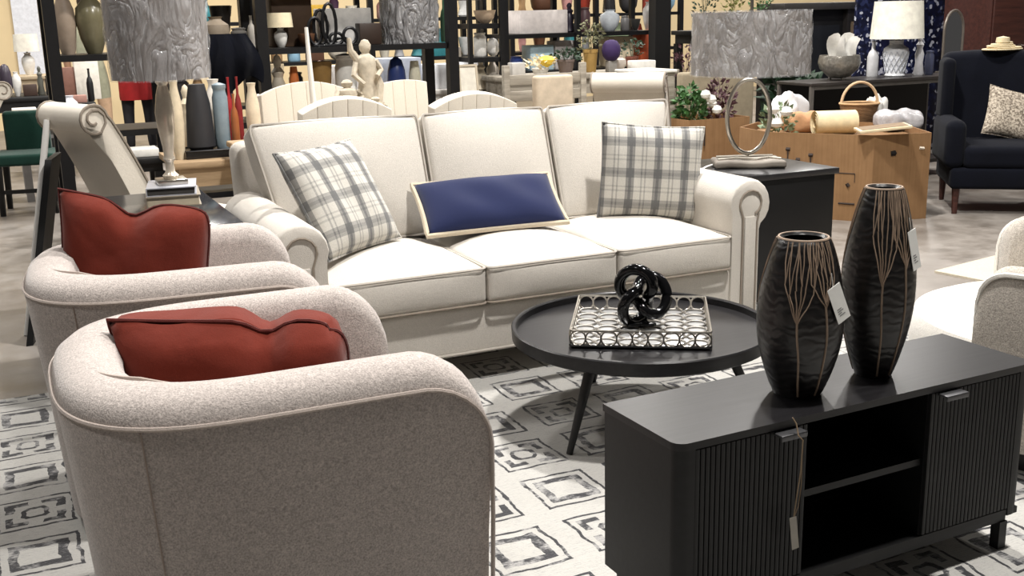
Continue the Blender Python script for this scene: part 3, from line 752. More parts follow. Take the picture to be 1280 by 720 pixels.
for (xa, xb, yt, Y, lab, n) in ((370, 482, 115, 5.65, 'cream channel-back dining chair behind the sofa, in front of the stone statue', 6),
                            (534, 637, 109, 5.65, 'cream channel-back dining chair behind the sofa, beside the white bins', 6),
                            (325, 438, 98, 6.75, 'cream channel-back dining chair across the table, behind the white taper candle', 6),
                            (476, 534, 96, 6.75, 'narrow cream channel-back dining chair across the table, beside the stone statue', 4)):
    a, b_, tp = Q(xa, yt+8, Y), Q(xb, yt+8, Y), Q((xa+xb)/2, yt, Y)
    fl = Y > 6
    channel_chair(lab, ((a.x+b_.x)/2, Y+(-.25 if fl else .25)), (b_.x-a.x), tp.z, .6, PI if fl else 0, n, .07 if n > 5 else .02)
dt = thing('dining_table', 'pale wood dining table between the cream dining chairs', 'table', (1.95, 6.2, 0))
part('tabletop', MB().rbox((0, 0, .745), (1.5, .62, .035), .01, 2), 'tan_wood', dt)
part('pedestal', MB().rbox((.055, -.05, .378), (.12, .20, .698), .02, 1), 'tan_wood', dt)
part('foot', MB().rbox((.055, -.05, .015), (.26, .30, .03), .01, 1), 'tan_wood', dt)
def table_pt(px, Y, z): p = Q(px, 100, Y); return (p.x, Y, z)
# stone statue: a standing draped figure with two children, one carved mass on a plinth
sp_ = table_pt(452, 6.15, .7625)
st = thing('stone_statue', 'cream carved stone statue of entwined figures on the dining table', 'statue', sp_)
stone = plain((188, 178, 160), .8, 0, .16, 30, .4)
m = MB().rbox((0, 0, .02), (.32, .22, .04), .01, 1); part('plinth', m, stone, st)
def fig(m, x, y, z, h, s, ln=0):
    m.lathe([(.052*s, 0), (.060*s, .08*h), (.045*s, .3*h), (.052*s, .45*h), (.040*s, .56*h), (.056*s, .72*h), (.050*s, .80*h), (.018*s, .85*h), (.030*s, .89*h), (.032*s, .94*h), (.018*s, .99*h), (0, h)], 12, (x, y, z), 1, .8)
    m.tube([(x-.05*s, y, z+.77*h), (x-.075*s, y-.03, z+.62*h), (x-.03*s, y-.06, z+.52*h)], [.018*s, .015*s, .012*s], 7)
    m.tube([(x+.05*s, y, z+.77*h), (x+.08*s, y, z+.66*h), (x+.04*s, y-.05*s, z+.60*h)], [.018*s, .015*s, .012*s], 7)
m = MB(); fig(m, .03, 0, .04, .52, 1.12); m.tube([(.0, 0, .42), (-.06, -.01, .50), (-.065, -.01, .57)], [.026, .02, .012], 8); m.tube([(.06, .02, .42), (.10, .03, .30), (.07, .02, .14), (.11, .0, .05)], [.03, .045, .05, .04], 8); part('standing_figure', m, stone, st)
m = MB(); fig(m, -.095, -.02, .04, .30, 1.1); part('small_figure', m, stone, st)
m = MB(); fig(m, .05, -.075, .04, .20, .9); part('small_figure', m, stone, st)
cp = table_pt(391, 6.05, .7625); hz = Q(386, 34, 6.05).z-.7625
t = thing('taper_candle', 'tall white taper candle standing on the dining table', 'candle', cp)
part('candlestick', MB().lathe([(.045, 0), (.045, .012), (.015, .03), (.012, .10), (.022, .11), (.022, .125), (0, .126)], 16), 'silver', t)
part('taper', MB().tube([(0, 0, .12), (-.008, 0, .3), (-.018, 0, hz)], [.019, .016, .010], 10), plain((240, 236, 228), .4, 0, .03), t)

# ---------------------------------------------------------------- scroll-back chairs
def scroll_chair(label, loc, rz, s=1.0, ht=1.06, mat='cream'):
    r_ = thing('scroll_back_chair', label, 'chair', loc, rz)
    def spine(t):                                                    # back centre line, t 0 at the seat .. 1 at the scroll
        z = .42+(ht-.10-.42)*t; x = -.18-.24*t**1.35; return x, z
    P = [spine(i/12) for i in range(13)]
    front = [(x+.065, z) for x, z in P]; back = [(x-.055, z) for x, z in reversed(P)]
    top = P[-1]; arc = []
    cx, cz, R = top[0]-.02, top[1]+.010, .068
    for i in range(13):
        a = math.radians(10+i*24); arc.append((cx+R*math.cos(a), cz+R*math.sin(a)))
    poly = front+arc+back[1:]
    part('backrest', MB().prism(poly, -.25*s, .25*s, 'y'), mat, r_, True, 50)
    for sg in (-1, 1):
        sc = [(x, sg*.252*s, z) for x, z in front]+[(x, sg*.252*s, z) for x, z in arc]
        for i in range(10):
            a = math.radians(300+i*40); rr = .064*(1-i/13); sc.append((cx+rr*math.cos(a), sg*.252*s, cz+rr*math.sin(a)))
        part('welt', MB().tube(sc, .007, 5), 'sofa_shadow_welt', r_)
    part('seat', MB().rbox((.06, 0, .43), (.52, .52*s, .13), .03, 2), mat, r_)
    for x in (-.15, .28):
        for y in (-.21*s, .21*s): part('leg', MB().cyl((x, y, 0), (x, y, .37), .016, .022, 8), 'brown_wood', r_)
    return r_
scroll_chair('cream scroll-back chair with piped edges behind the side table', (.735, 5.85, 0), .40, .86, 1.10)
scroll_chair('cream scroll-back chair standing past the dark green chair', (-.42, 9.6, 0), PI+.3, 1.0, 1.04)
p = Q(772, 130, 6.9)
scroll_chair('cream scroll-back chair in front of the grey console behind the sofa', (p.x+.16, 6.85, 0), PI/4+.05, 1.0, 1.06)

# ---------------------------------------------------------------- dark green chair, leaning board and pole
p = G(44, 268, 0)
t = thing('green_chair', 'low dark green velvet chair with black legs on the bare concrete', 'chair', (p.x, p.y+.2, 0), -.15)
part('seat', MB().rbox((0, 0, .43), (.46, .46, .09), .025, 2), 'green_velvet', t)
part('backrest', MB().rbox((.0, .20, .60), (.34, .08, .36), .03, 2), 'green_velvet', t)
for x in (-.19, .19):
    for y in (-.19, .19): part('leg', MB().cyl((x*1.05, y, 0), (x, y, .385), .022, .028, 8), 'black_flat', t)
part('stretcher', MB().box(-.19, .19, -.2, -.18, .17, .2), 'black_flat', t, False)
a = G(24, 372, 0); 
top_ = Q(61, 148, 5.75)
b0 = Vector((.06, 5.35, 0)); 
solo('leaning_pole', MB().tube([Q(28, 375, 5.55)-Vector((0, 0, Q(28, 375, 5.55).z)), Q(59, 150, 5.75)], .0165, 10), plain((226, 224, 220), .4, 0, .04), 'thin white pole leaning against the scroll-back chair', 'pole')
lo = Q(24, 370, 5.35); lo.z = 0; hi_ = Q(56, 200, 5.6)
ax = (hi_-lo); sd = Vector((.03, .0, 0)); dp = Vector((.06, .30, 0))
q = [lo, lo+sd, lo+sd+dp, lo+dp]
solo('leaning_board', MB().add([*q, *[v+ax for v in q]], [(0, 1, 2, 3), (7, 6, 5, 4), (0, 4, 5, 1), (1, 5, 6, 2), (2, 6, 7, 3), (3, 7, 4, 0)]), 'black_flat', 'black framed board leaning edge-on beside the white pole', 'board', smooth=False)

# ---------------------------------------------------------------- kinds of small goods
def prof_vase(h, r, kind):
    return {'urn': [(.45, 0), (.5, .02), (.8, .25), (1, .55), (.92, .75), (.5, .88), (.42, .93), (.55, 1)],
            'tall': [(.6, 0), (.75, .1), (1, .45), (.9, .7), (.55, .88), (.5, .94), (.62, 1)],
            'bottle': [(.9, 0), (1, .04), (1, .55), (.75, .68), (.35, .76), (.3, .94), (.38, 1)],
            'jar': [(.85, 0), (1, .06), (1, .78), (.8, .86), (.8, .9), (.9, .92), (.9, .97), (.2, 1)],
            'cone': [(.75, 0), (1, .05), (.82, .7), (.62, .92), (.55, 1)],
            'bowl': [(.35, 0), (.45, .08), (.8, .4), (1, .95), (1, 1), (.94, 1), (.7, .45)],
            'pot': [(.7, 0), (.72, .03), (.95, .85), (1, .86), (1, 1), (.9, 1), (.88, .9)],
            'figure': [(.8, 0), (1, .05), (.7, .3), (.85, .5), (.5, .64), (.75, .72), (.35, .8), (.5, .9), (.3, .97), (0, 1)],
            'ball': [(.25, 0), (.6, .06), (.9, .25), (1, .5), (.9, .75), (.6, .94), (.2, 1)]}[kind]
def good(kind, px, base, wpx, hpx, mat, label, cat, name, Y=None, z=None, lift=0, rz=0, dy=0):
    """stand one piece on the level surface `base` = (z, Y): wpx, hpx are its size in picture pixels"""
    z, Y = base; p = Q(px, 60, Y+dy); P = (p.x, Y+dy, z+lift); k = dpx((p.x, Y+dy, z)); wd, h = wpx*k, hpx*k
    if kind == 'box': return solo(name, MB().rbox((0, 0, h/2), (wd, max(.05, min(wd*.8, .3)), h), min(.006, h*.2), 1), mat, label, cat, P, rz, smooth=True)
    if kind == 'frame':
        t = thing(name, label, cat, P, rz); lean_ = Matrix.Rotation(math.radians(-8), 4, 'X')
        b = .1*min(wd, h); fr_ = MB()
        for (x0, x1, z0_, z1_) in ((-wd/2, wd/2, 0, b), (-wd/2, wd/2, h-b, h), (-wd/2, -wd/2+b, b, h-b), (wd/2-b, wd/2, b, h-b)): fr_.box(x0, x1, -.012, .012, z0_, z1_)
        part('frame', fr_.xf(lean_), mat[0], t, False); part('picture', MB().box(-wd/2+b, wd/2-b, -.004, .006, b, h-b).xf(lean_), mat[1], t, False); return t
    if kind == 'lamp':
        t = thing(name, label, cat, P, rz)
        part('base', MB().lathe([(r*wd*.26, q*h*.55) for r, q in prof_vase(h, wd, 'urn')], 18), mat[0], t)
        part('neck', MB().cyl((0, 0, h*.54), (0, 0, h*.66), wd*.04, wd*.04, 8), mat[0], t)
        part('shade', MB().lathe([(wd/2, h*.58), (wd*.46, h), (wd*.45, h), (wd*.49, h*.58)], 24), mat[1], t); return t
    if kind == 'plant':
        t = thing(name, label, cat, P, rz)
        ph = h*mat[3] if len(mat) > 3 else h*.35
        part('pot', MB().lathe([(r*wd*.28, q*ph) for r, q in prof_vase(h, wd, 'pot')], 16), mat[0], t)
        foliage(t, wd, h, ph, mat[1], mat[2] if len(mat) > 2 else 90); return t
    r_ = wd/2
    return solo(name, MB().lathe([(a*r_, q*h) for a, q in prof_vase(h, wd, kind)], 20), mat, label, cat, P, rz)
def foliage(t, wd, h, ph, mat, n, sz=.16, seed=None):
    rnd = random.Random(seed if seed is not None else int(wd*1000)+n); m = MB()
    for i in range(n):
        a = rnd.uniform(0, 2*PI); rr = wd/2*math.sqrt(rnd.random()); zz = ph+(h-ph)*(rnd.random()**.8)*(1-.35*(rr/(wd/2))**2)
        c = Vector((rr*math.cos(a), rr*math.sin(a), zz)); d = Vector((math.cos(a)*rnd.uniform(.2, 1), math.sin(a)*rnd.uniform(.2, 1), rnd.uniform(-.3, .9))).normalized()
        L = wd*sz*rnd.uniform(.6, 1.3); s_ = d.cross(Vector((rnd.uniform(-1, 1), rnd.uniform(-1, 1), rnd.uniform(-1, 1)))).normalized()*L*.32; nn = d.cross(s_).normalized()*L*.10
        m.add([c-d*L*.5, c+s_+nn, c+d*L*.6, c-s_+nn, c+nn*1.6], [(0, 1, 4), (1, 2, 4), (2, 3, 4), (3, 0, 4)])
    for i in range(7):
        a = i*2*PI/7; m.tube([(0, 0, ph*.7), (wd*.12*math.cos(a), wd*.12*math.sin(a), ph+(h-ph)*.5), (wd*.3*math.cos(a), wd*.3*math.sin(a), ph+(h-ph)*.8)], wd*.008, 4)
    o = part('foliage', m, mat, t, False); o['kind'] = 'stuff'
def table(name, label, px0, px1, Y, z, depth, mat, apron=.08, cat='table', legs=True):
    a, b_ = Q(px0, 60, Y), Q(px1, 60, Y); cx, wd = (a.x+b_.x)/2, b_.x-a.x
    t = thing(name, label, cat, (cx, Y, 0))
    part('tabletop', MB().rbox((0, depth/2, z-.02), (wd, depth, .04), .006, 1), mat, t)
    if apron: part('apron', MB().box(-wd/2+.03, wd/2-.03, .03, depth-.03, z-.04-apron, z-.041), mat, t, False)
    if legs:
        for x in (-wd/2+.05, wd/2-.05):
            for y in (.05, depth-.05): part('leg', MB().box(x-.03, x+.03, y-.03, y+.03, 0, z-.041-apron), mat, t, False)
    return t
def rack(label, pxs, Y, zs, depth, H, mat, thick=.035):
    X = [Q(p, 60, Y).x for p in pxs]
    t = thing('shelving_rack', label, 'shelving', (X[0], Y, 0))
    for x in X:
        for y in (0, depth): part('post', MB().box(x-X[0]-thick/2, x-X[0]+thick/2, y-thick/2, y+thick/2, 0, H), mat, t, False)
    for i in range(len(X)-1):
        for z in zs:
            part('shelf', MB().box(X[i]-X[0]+thick/2+.002, X[i+1]-X[0]-thick/2-.002, 0, depth, z-.04, z), mat, t, False)
    return t

def rgb(r, g, b_, rough=.5, metal=0, **k): return plain((r, g, b_), rough, metal, **k)
W_ = rgb(232, 230, 224, .5); BK = M['black_flat']; BE = rgb(206, 186, 152, .7); TP = rgb(128, 112, 96, .45); OL = rgb(112, 106, 82, .25); GY = rgb(140, 136, 130, .6)
BR = rgb(98, 66, 44, .6); SIL = M['silver']; GR = rgb(30, 120, 78, .5); BL = rgb(44, 62, 120, .4); OR = rgb(216, 122, 62, .6); YE = rgb(230, 196, 70, .6)

# ---------------------------------------------------------------- the steel rack behind the dining chairs
RY, RZ = 7.6, 1.25
rack('black steel shelving rack behind the dining chairs', (66, 328, 565), RY, (.30, .76, RZ, 1.80), .50, 2.3, 'black_metal', .075)
RS = (RZ, RY+.22)
good('tall', 85, RS, 26, 78, rgb(150, 134, 118, .5), 'tall taupe ribbed vase on the steel rack', 'vase', 'ribbed_vase')
good('urn', 118, RS, 38, 74, OL, 'fat olive glass jug on the steel rack', 'vase', 'glass_jug')
good('tall', 153, RS, 18, 50, rgb(70, 60, 54, .4), 'dark brown slim vase on the steel rack beside the olive jug', 'vase', 'slim_vase')
good('urn', 272, RS, 34, 40, rgb(150, 136, 118, .6), 'stone urn on the steel rack above the navy cloth', 'vase', 'stone_urn')
good('bowl', 279, (RZ, RY+.45), 26, 52, rgb(30, 26, 24, .4), 'tall black footed bowl behind the stone urn', 'bowl', 'footed_bowl')
good('jar', 300, RS, 20, 26, GY, 'grey ribbed pot on the steel rack next to its middle post', 'jar', 'ribbed_pot')
good('bottle', 316, RS, 10, 40, rgb(196, 190, 180, .3), 'slim silvery bottle on the steel rack next to its middle post', 'bottle', 'slim_bottle')
good('lamp', 352, RS, 32, 42, (W_, rgb(238, 224, 190, .8)), 'small white lamp with cream square shade on the steel rack', 'lamp', 'small_lamp')
good('box', 363, (RZ, RY+.43), 50, 62, rgb(72, 52, 34, .7), 'large brown panel standing behind the small cream lamp', 'panel', 'brown_panel')
good('bowl', 385, RS, 24, 16, BR, 'brown wooden bowl on the steel rack beside the cream lamp', 'bowl', 'wooden_bowl')
good('box', 430, (RZ, RY+.40), 60, 44, rgb(206, 204, 200, .6), 'pale grey box standing behind the black iron sculpture', 'box', 'pale_box')
good('box', 461, RS, 28, 26, rgb(46, 32, 24, .5), 'dark brown chest with brass front on the steel rack', 'chest', 'small_chest')
# iron sculpture of looped bars
p = Q(419, 60, RY+.15)
t = thing('iron_sculpture', 'black iron looped sculpture on the steel rack', 'sculpture', (p.x, RY+.15, RZ))
rnd = random.Random(4)
for i in range(6):
    a = -.14+.05*i; hh = .14+.10*math.sin(i*1.1+.5)+(.10 if i == 2 else 0); m = MB().tube([(a+.045*math.cos(2*PI*k/14), .03*math.sin(i), .012+hh*(.5-.5*math.cos(2*PI*k/14))) if False else (a+.05*math.sin(2*PI*k/14), .03*math.sin(i*2.0), .012+hh/2-hh/2*math.cos(2*PI*k/14)) for k in range(14)], .012, 6, True); part('loop', m, 'black_metal', t)
part('base', MB().rbox((0, 0, .006), (.34, .12, .012), .003, 1), 'black_metal', t)
p = Q(513, 60, RY+.25)
t = thing('drum_lampshade', 'large charcoal drum shade in plastic wrap on the steel rack', 'lampshade', (p.x, RY+.25, RZ))
drum_lamp_shade(t, .215, .215, .006, .46, rgb(74, 72, 72, .7))
good('bottle', 556, RS, 9, 54, rgb(96, 140, 112, .15), 'pale green glass bottle on the steel rack beside the charcoal shade', 'bottle', 'glass_bottle')
# navy cloth hung from the rack
p = Q(290, 60, RY-.1)
def cloth(a, b_):
    u, v = a*2-1, b_
    x = u*(.13+.06*math.sin(v*2.6))+.05*v; z = .0-.34*v+.06*math.sin(u*3)*v; y = -.05-.07*math.sin(PI*v)*(1-u*u)+.025*math.sin(u*8+v*3)
    return (x, y, z)
m = MB().grid(cloth, 18, 14); m2 = MB().grid(lambda a, b_: (cloth(a, b_)[0]*.97, cloth(a, b_)[1]+.022, cloth(a, b_)[2]), 18, 14); m.add(m2.v, m2.f)
solo('hung_cloth', m, 'navy_velvet', 'dark navy cloth bundled over the edge of the steel rack', 'cloth', (p.x-.02, RY-.02, Q(290, 42, RY).z))
# lower shelf goods seen between the dining chairs
LS = (.76, RY+.2)
for (k, px, wp, hp, mt, lab, ct_, nm) in (
        ('figure', 345, 22, 78, rgb(214, 204, 186, .6), 'cream carved figurine on the lower rack shelf', 'figurine', 'figurine'),
        ('cone', 365, 15, 62, OR, 'orange paper cone vase on the lower rack shelf', 'vase', 'cone_vase'),
        ('bowl', 398, 30, 66, rgb(150, 116, 62, .5), 'brass-coloured deep bowl on the lower rack shelf', 'bowl', 'deep_bowl'),
        ('jar', 430, 26, 74, W_, 'white patterned jar on the lower rack shelf', 'jar', 'patterned_jar'),
        ('ball', 494, 24, 66, BL, 'blue ceramic globe on the lower rack shelf', 'globe', 'ceramic_globe'),
        ('cone', 517, 18, 60, rgb(232, 228, 206, .7), 'ivory shell-shaped vase on the lower rack shelf', 'vase', 'shell_vase')):
    good(k, px, LS, wp, hp, mt, lab, ct_, nm)

# ---------------------------------------------------------------- vases on the wooden bench behind the side table
WZ, WY = .66, 6.45
table('wooden_bench', 'tan driftwood bench table carrying a black tray of vases', 203, 322, WY, WZ, .62, 'tan_wood', .11)
VT = (WZ+.045, WY+.20)
p = Q(262, 60, WY+.2)
t = thing('black_tray', 'long black tray on the driftwood bench', 'tray', (p.x, WY+.22, WZ))
part('tray_floor', MB().box(-.20, .18, -.11, .11, 0, .045), 'black_gloss', t, False)
part('tray_rim', MB().tube([(x-.01, y, .046) for x, y in rrect(.19, .115, .01, 2)], .006, 5, True), 'black_metal', t)
VT = (WZ+.045, WY+.22)
good('cone', 241, VT, 36, 80, rgb(34, 34, 38, .55), 'black tapered bottle vase on the black tray', 'vase', 'tapered_vase')
good('jar', 269, VT, 19, 80, rgb(126, 142, 152, .35), 'pale blue glazed jar on the black tray', 'jar', 'glazed_jar', dy=0)
good('bottle', 286, VT, 10, 66, rgb(150, 88, 48, .35), 'amber brown bottle on the black tray', 'bottle', 'amber_bottle', dy=-.03)
good('tall', 310, (WZ, WY+.22), 18, 86, rgb(214, 200, 176, .6), 'cream fluted vase at the end of the driftwood bench', 'vase', 'fluted_vase')
good('tall', 212, (WZ, WY+.16), 18, 98, rgb(206, 192, 166, .6), 'tall cream fluted vase behind the silver lamp', 'vase', 'fluted_vase')
good('figure', 226, (WZ, WY+.48), 20, 84, rgb(220, 206, 180, .6), 'cream twisted finial ornament behind the silver lamp', 'ornament', 'finial_ornament')
good('urn', 262, (WZ, WY+.47), 26, 88, rgb(228, 222, 212, .5), 'white urn at the back of the driftwood bench', 'vase', 'white_urn')
for (px, c_, lb) in ((281, (150, 26, 32), 'dark red'), (292, (128, 30, 30), 'brick red')):
    good('bottle', px, (WZ+.0, WY+.52), 9, 88, rgb(*c_, .5), lb+' slim bottle at the back of the driftwood bench', 'bottle', 'slim_bottle')
# low black cart in front of the people
table('black_cart', 'low black cart table behind the scroll-back chair', 110, 196, 7.15, .62, .35, 'black_flat', .05)
good('box', 160, (.62, 7.30), 44, 10, W_, 'flat white box lying on the black cart', 'box', 'flat_box')

# ---------------------------------------------------------------- two shoppers standing far back
def person(label, loc, rz, joints, bones, zones, hat):
    import bmesh
    me = bpy.data.meshes.new('body'); me.from_pydata([j[0] for j in joints], bones, []); o = bpy.data.objects.new('body', me); C.objects.link(o)
    sk = o.modifiers.new('skin', 'SKIN'); sk.use_smooth_shade = True
    for i, j in enumerate(joints):
        v = me.skin_vertices[0].data[i]; v.radius = j[1] if isinstance(j[1], tuple) else (j[1], j[1]); v.use_root = (i == 0)
    sb = o.modifiers.new('sub', 'SUBSURF'); sb.levels = 2; sb.render_levels = 2
    dg = bpy.context.evaluated_depsgraph_get(); nm = bpy.data.meshes.new_from_object(o.evaluated_get(dg)); bpy.data.objects.remove(o)
    root = thing('person', label, 'person', loc, rz)
    nm.materials.clear()
    for mt, _ in zones: nm.materials.append(mt)
    for f in nm.polygons:
        f.use_smooth = True
        for k, (_, test) in enumerate(zones):
            if test(f.center): f.material_index = k; break
    put('body', nm, root); part('hair', hat, plain((44, 32, 26), .6), root)
    return root
skin_ = rgb(206, 160, 132, .6, 0, var=.05)
def std(lean_, armL, armR, wide=1.0):
    J = [((0, 0, .92), (.155*wide, .11)), ((0, .0, 1.12), (.135*wide, .10)), ((lean_*.5, 0, 1.34), (.165*wide, .10)), ((lean_*.8, 0, 1.46), (.06, .055)), ((lean_*.9, .0, 1.53), (.052, .055)), ((lean_, .02, 1.62), (.078, .095)), ((lean_, .01, 1.71), (.060, .075))]
    B = [(0, 1), (1, 2), (2, 3), (3, 4), (4, 5), (5, 6)]
    for sg in (-1, 1):
        k = len(J); J += [((sg*.10, 0, .82), (.095, .10)), ((sg*.11, .02, .50), (.065, .07)), ((sg*.115, -.01, .12), (.045, .05)), ((sg*.12, .03, .05), (.045, .045)), ((sg*.125, .16, .035), (.042, .034))]
        B += [(0, k), (k, k+1), (k+1, k+2), (k+2, k+3), (k+3, k+4)]
        k = len(J); arm = armL if sg < 0 else armR
        J += [((lean_*.6+sg*.20, 0, 1.38), .056), (arm[0], .045), (arm[1], .034), (arm[2], (.036, .022)), (arm[3], (.028, .016))]
        B += [(2, k), (k, k+1), (k+1, k+2), (k+2, k+3), (k+3, k+4)]
    return J, B
def hairmesh(x): return MB().lathe([(.085, -.02), (.094, .05), (.086, .10), (.05, .135), (0, .145)], 14, (x, -.015, 1.62), 1, 1.15)
red_, dark_, sage_, tan_, shoe_ = rgb(160, 26, 28, .8), rgb(26, 26, 32, .8), rgb(166, 166, 142, .8), rgb(206, 172, 140, .8), rgb(200, 198, 194, .6)
p = G(179, 191, 0)
J, B = std(0, ((-.22, .06, 1.12), (-.20, .20, .98), (-.16, .27, .96), (-.11, .31, .95)), ((.22, .06, 1.12), (.20, .20, .98), (.16, .27, .96), (.11, .31, .95)), 1.0)
pr_ = person('person in a red top and black trousers standing with their back turned', (p.x, p.y, 0), -.15, J, B,
       [(shoe_, lambda c: c.z < .075), (dark_, lambda c: c.z < .64 and abs(c.x) < .21), (skin_, lambda c: c.z > 1.47 or (abs(c.x) > .225 and c.z < .92)), (red_, lambda c: True)], hairmesh(0))
part('tunic_hem', MB().lathe([(.150, .60), (.152, .64), (.150, .80), (.140, 1.0), (.128, 1.0), (.14, .80), (.142, .605)], 20, (0, 0, 0), 1.25, .95), red_, pr_)
p = G(126, 197, 0)
J, B = std(.03, ((-.25, .03, 1.12), (-.25, .10, .90), (-.24, .13, .82), (-.23, .15, .75)), ((.24, .03, 1.14), (.30, .14, .95), (.335, .18, .90), (.36, .20, .86)), .92)
person('person in a sage top and tan shorts reaching out one arm', (p.x, p.y, 0), -.3, J, B,
       [(dark_, lambda c: c.z < .30), (skin_, lambda c: c.z > 1.47 or (abs(c.x) > .215 and c.z < 1.10)), (tan_, lambda c: c.z < .66), (sage_, lambda c: True)], hairmesh(.03))

# ---------------------------------------------------------------- far left: display tables, lamp, door
tag(put('door_1', MB().box(Q(18, 40, 16.9).x, Q(55, 40, 16.9).x, 16.95, 17.0, 0, 2.1).mesh('door_1', rgb(222, 224, 230, .6), False)), kind='structure')
table('far_dresser', 'beige dresser against the far wall under the white lamp', 14, 66, 13.2, .90, .5, rgb(190, 172, 144, .6), .5)
good('lamp', 33, (.90, 13.4), 30, 50, (W_, rgb(246, 240, 226, .8)), 'white table lamp with white shade on the beige dresser', 'lamp', 'white_lamp')
table('display_table', 'black display table at the far end near the white lamp', -40, 62, 11.4, .78, .8, 'black_flat', .1)
table('display_table', 'black display table with folded linens behind the steel rack post', 64, 112, 11.4, .70, .8, 'black_flat', .14)
FT = (.78, 11.6); FT2 = (.70, 11.6)
for args in (
        ('ball', 2, FT, 15, 40, rgb(60, 52, 64, .4), 'dark purple globe on the far black display table', 'globe', 'dark_globe'),
        ('urn', 15, FT, 11, 30, W_, 'white urn on the far black display table', 'vase', 'white_urn'),
        ('box', 31, FT, 16, 14, rgb(70, 52, 44, .5), 'brown wooden box on the far black display table', 'box', 'wooden_box'),
        ('figure', 45, FT, 9, 36, rgb(92, 92, 84, .4), 'grey-green figurine on the far black display table', 'figurine', 'figurine'),
        ('jar', 56, FT, 9, 24, rgb(64, 62, 62, .4), 'dark grey jar on the far black display table', 'jar', 'dark_jar'),
        ('box', 79, (.70, 11.95), 20, 40, rgb(136, 96, 82, .5), 'reddish brown chest on the linen display table', 'chest', 'red_chest'),
        ('bottle', 107, FT2, 8, 40, BK, 'small black bottle on the linen display table', 'bottle', 'black_bottle'),
        ('box', 104, (.70, 11.95), 28, 50, rgb(238, 232, 220, .6), 'white picture board standing on the linen display table', 'picture board', 'picture_board'),
        ('box', 90, (.70, 11.50), 20, 9, rgb(170, 128, 116, .6), 'dusty pink folded linen on the linen display table', 'linen', 'folded_linen')):
    good(*args)
table('low_table', 'low pale table with white goods in front of the black display tables', 6, 112, 9.9, .62, .6, rgb(160, 158, 158, .4), .06)
LT = (.62, 10.1)
for args in (
        ('box', 20, LT, 28, 22, rgb(236, 230, 220, .7), 'cream folded blanket on the low pale table', 'blanket', 'folded_blanket'),
        ('jar', 44, LT, 14, 20, rgb(214, 216, 220, .3), 'pale silver jar on the low pale table', 'jar', 'silver_jar'),
        ('box', 60, LT, 13, 14, rgb(80, 84, 92, .4), 'slate grey box on the low pale table', 'box', 'slate_box'),
        ('urn', 79, LT, 20, 34, rgb(226, 228, 236, .25), 'white glass urn on the low pale table', 'vase', 'glass_urn'),
        ('box', 101, LT, 20, 12, W_, 'stack of white papers on the low pale table', 'papers', 'paper_stack')):
    good(*args)
bin_ = (.62, 9.1)

# ---------------------------------------------------------------- centre: bins, etagere, wire rack, column
table('white_counter', 'pale counter with white bins behind the steel rack', 330, 640, 9.2, .80, .7, rgb(196, 192, 186, .5), .3)
CT = (.80, 9.4)
for (px, wp, hp, lab) in ((545, 44, 30, 'white plastic bin with a yellow triangle label on the pale counter'), (585, 22, 34, 'small white plastic bin beside the labelled bin')):
    t = good('box', px, CT, wp, hp, rgb(226, 228, 232, .4), lab, 'bin', 'plastic_bin')
    if px == 545:
        k = dpx(t.location); m = MB().add([(.10, -.155, .03), (.18, -.155, .03), (.14, -.155, .12), (.10, -.152, .03), (.18, -.152, .03), (.14, -.152, .12)], [(0, 1, 2), (5, 4, 3), (0, 3, 4, 1), (1, 4, 5, 2), (2, 5, 3, 0)])
        part('warning_label', m, YE, t, False, label='yellow triangle label')
for args in (
        ('box', 432, CT, 36, 34, rgb(220, 218, 216, .6), 'pale boxed set on the pale counter behind the statue', 'box', 'boxed_set'),
        ('box', 495, CT, 50, 40, rgb(170, 176, 190, .5), 'blue-grey storage box on the pale counter', 'box', 'storage_box'),
        ('figure', 398, CT, 18, 42, rgb(90, 62, 50, .5), 'brown figurine on the pale counter', 'figurine', 'figurine'),
        ('jar', 460, CT, 14, 32, rgb(212, 206, 196, .4), 'off-white lidded jar on the pale counter', 'jar', 'lidded_jar'),
        ('bowl', 340, CT, 26, 40, rgb(196, 180, 150, .6), 'sand-coloured bowl on the pale counter', 'bowl', 'sand_bowl')):
    good(*args)
# narrow etagere with pale goods
EY = 8.4
rack('narrow black open shelf tower filled with pale ceramics', (588, 627), EY, (.40, .82, 1.10, 1.37, 1.60), .34, 2.2, 'black_metal', .035)
for (zz, items) in ((.82, (('figure', 600, 16, 40, rgb(210, 198, 176, .6), 'cream figurine on the shelf tower', 'figurine'), ('urn', 615, 16, 36, rgb(188, 180, 170, .4), 'grey urn on the shelf tower', 'vase'))),
                    (1.10, (('jar', 600, 16, 30, W_, 'white lidded jar on the shelf tower', 'jar'), ('ball', 616, 16, 22, rgb(222, 220, 216, .4), 'white ceramic ball on the shelf tower', 'ornament'))),
                    (1.37, (('bowl', 607, 28, 16, rgb(200, 176, 150, .6), 'tan stacked bowls on the shelf tower', 'bowl'), ))):
    for (k, px, wp, hp, mt, lab, ct_) in items: good(k, px, (zz, EY+.17), wp, hp, mt, lab, ct_, lab.split()[1 if len(lab.split()) > 6 else 1]+'_ornament' if ct_ == 'ornament' else {'figurine': 'figurine', 'vase': 'urn', 'jar': 'lidded_jar', 'bowl': 'bowl'}[ct_])
p = Q(577, 80, 8.3)
good('box', 571, (.80, 9.75), 9, 46, rgb(170, 160, 148, .6), 'beige carved plaque on the pale counter beside the shelf tower', 'plaque', 'carved_plaque')
good('frame', 592, (0.0, 8.0), 26, 166, (M['linen'], rgb(226, 220, 206, .8)), 'slim cream arched screen standing before the shelf tower', 'screen', 'arched_screen')
good('box', 586, (1.25, RY+.3), 14, 36, GR, 'bright green gift bag at the end of the steel rack', 'bag', 'gift_bag', dy=0) if False else None
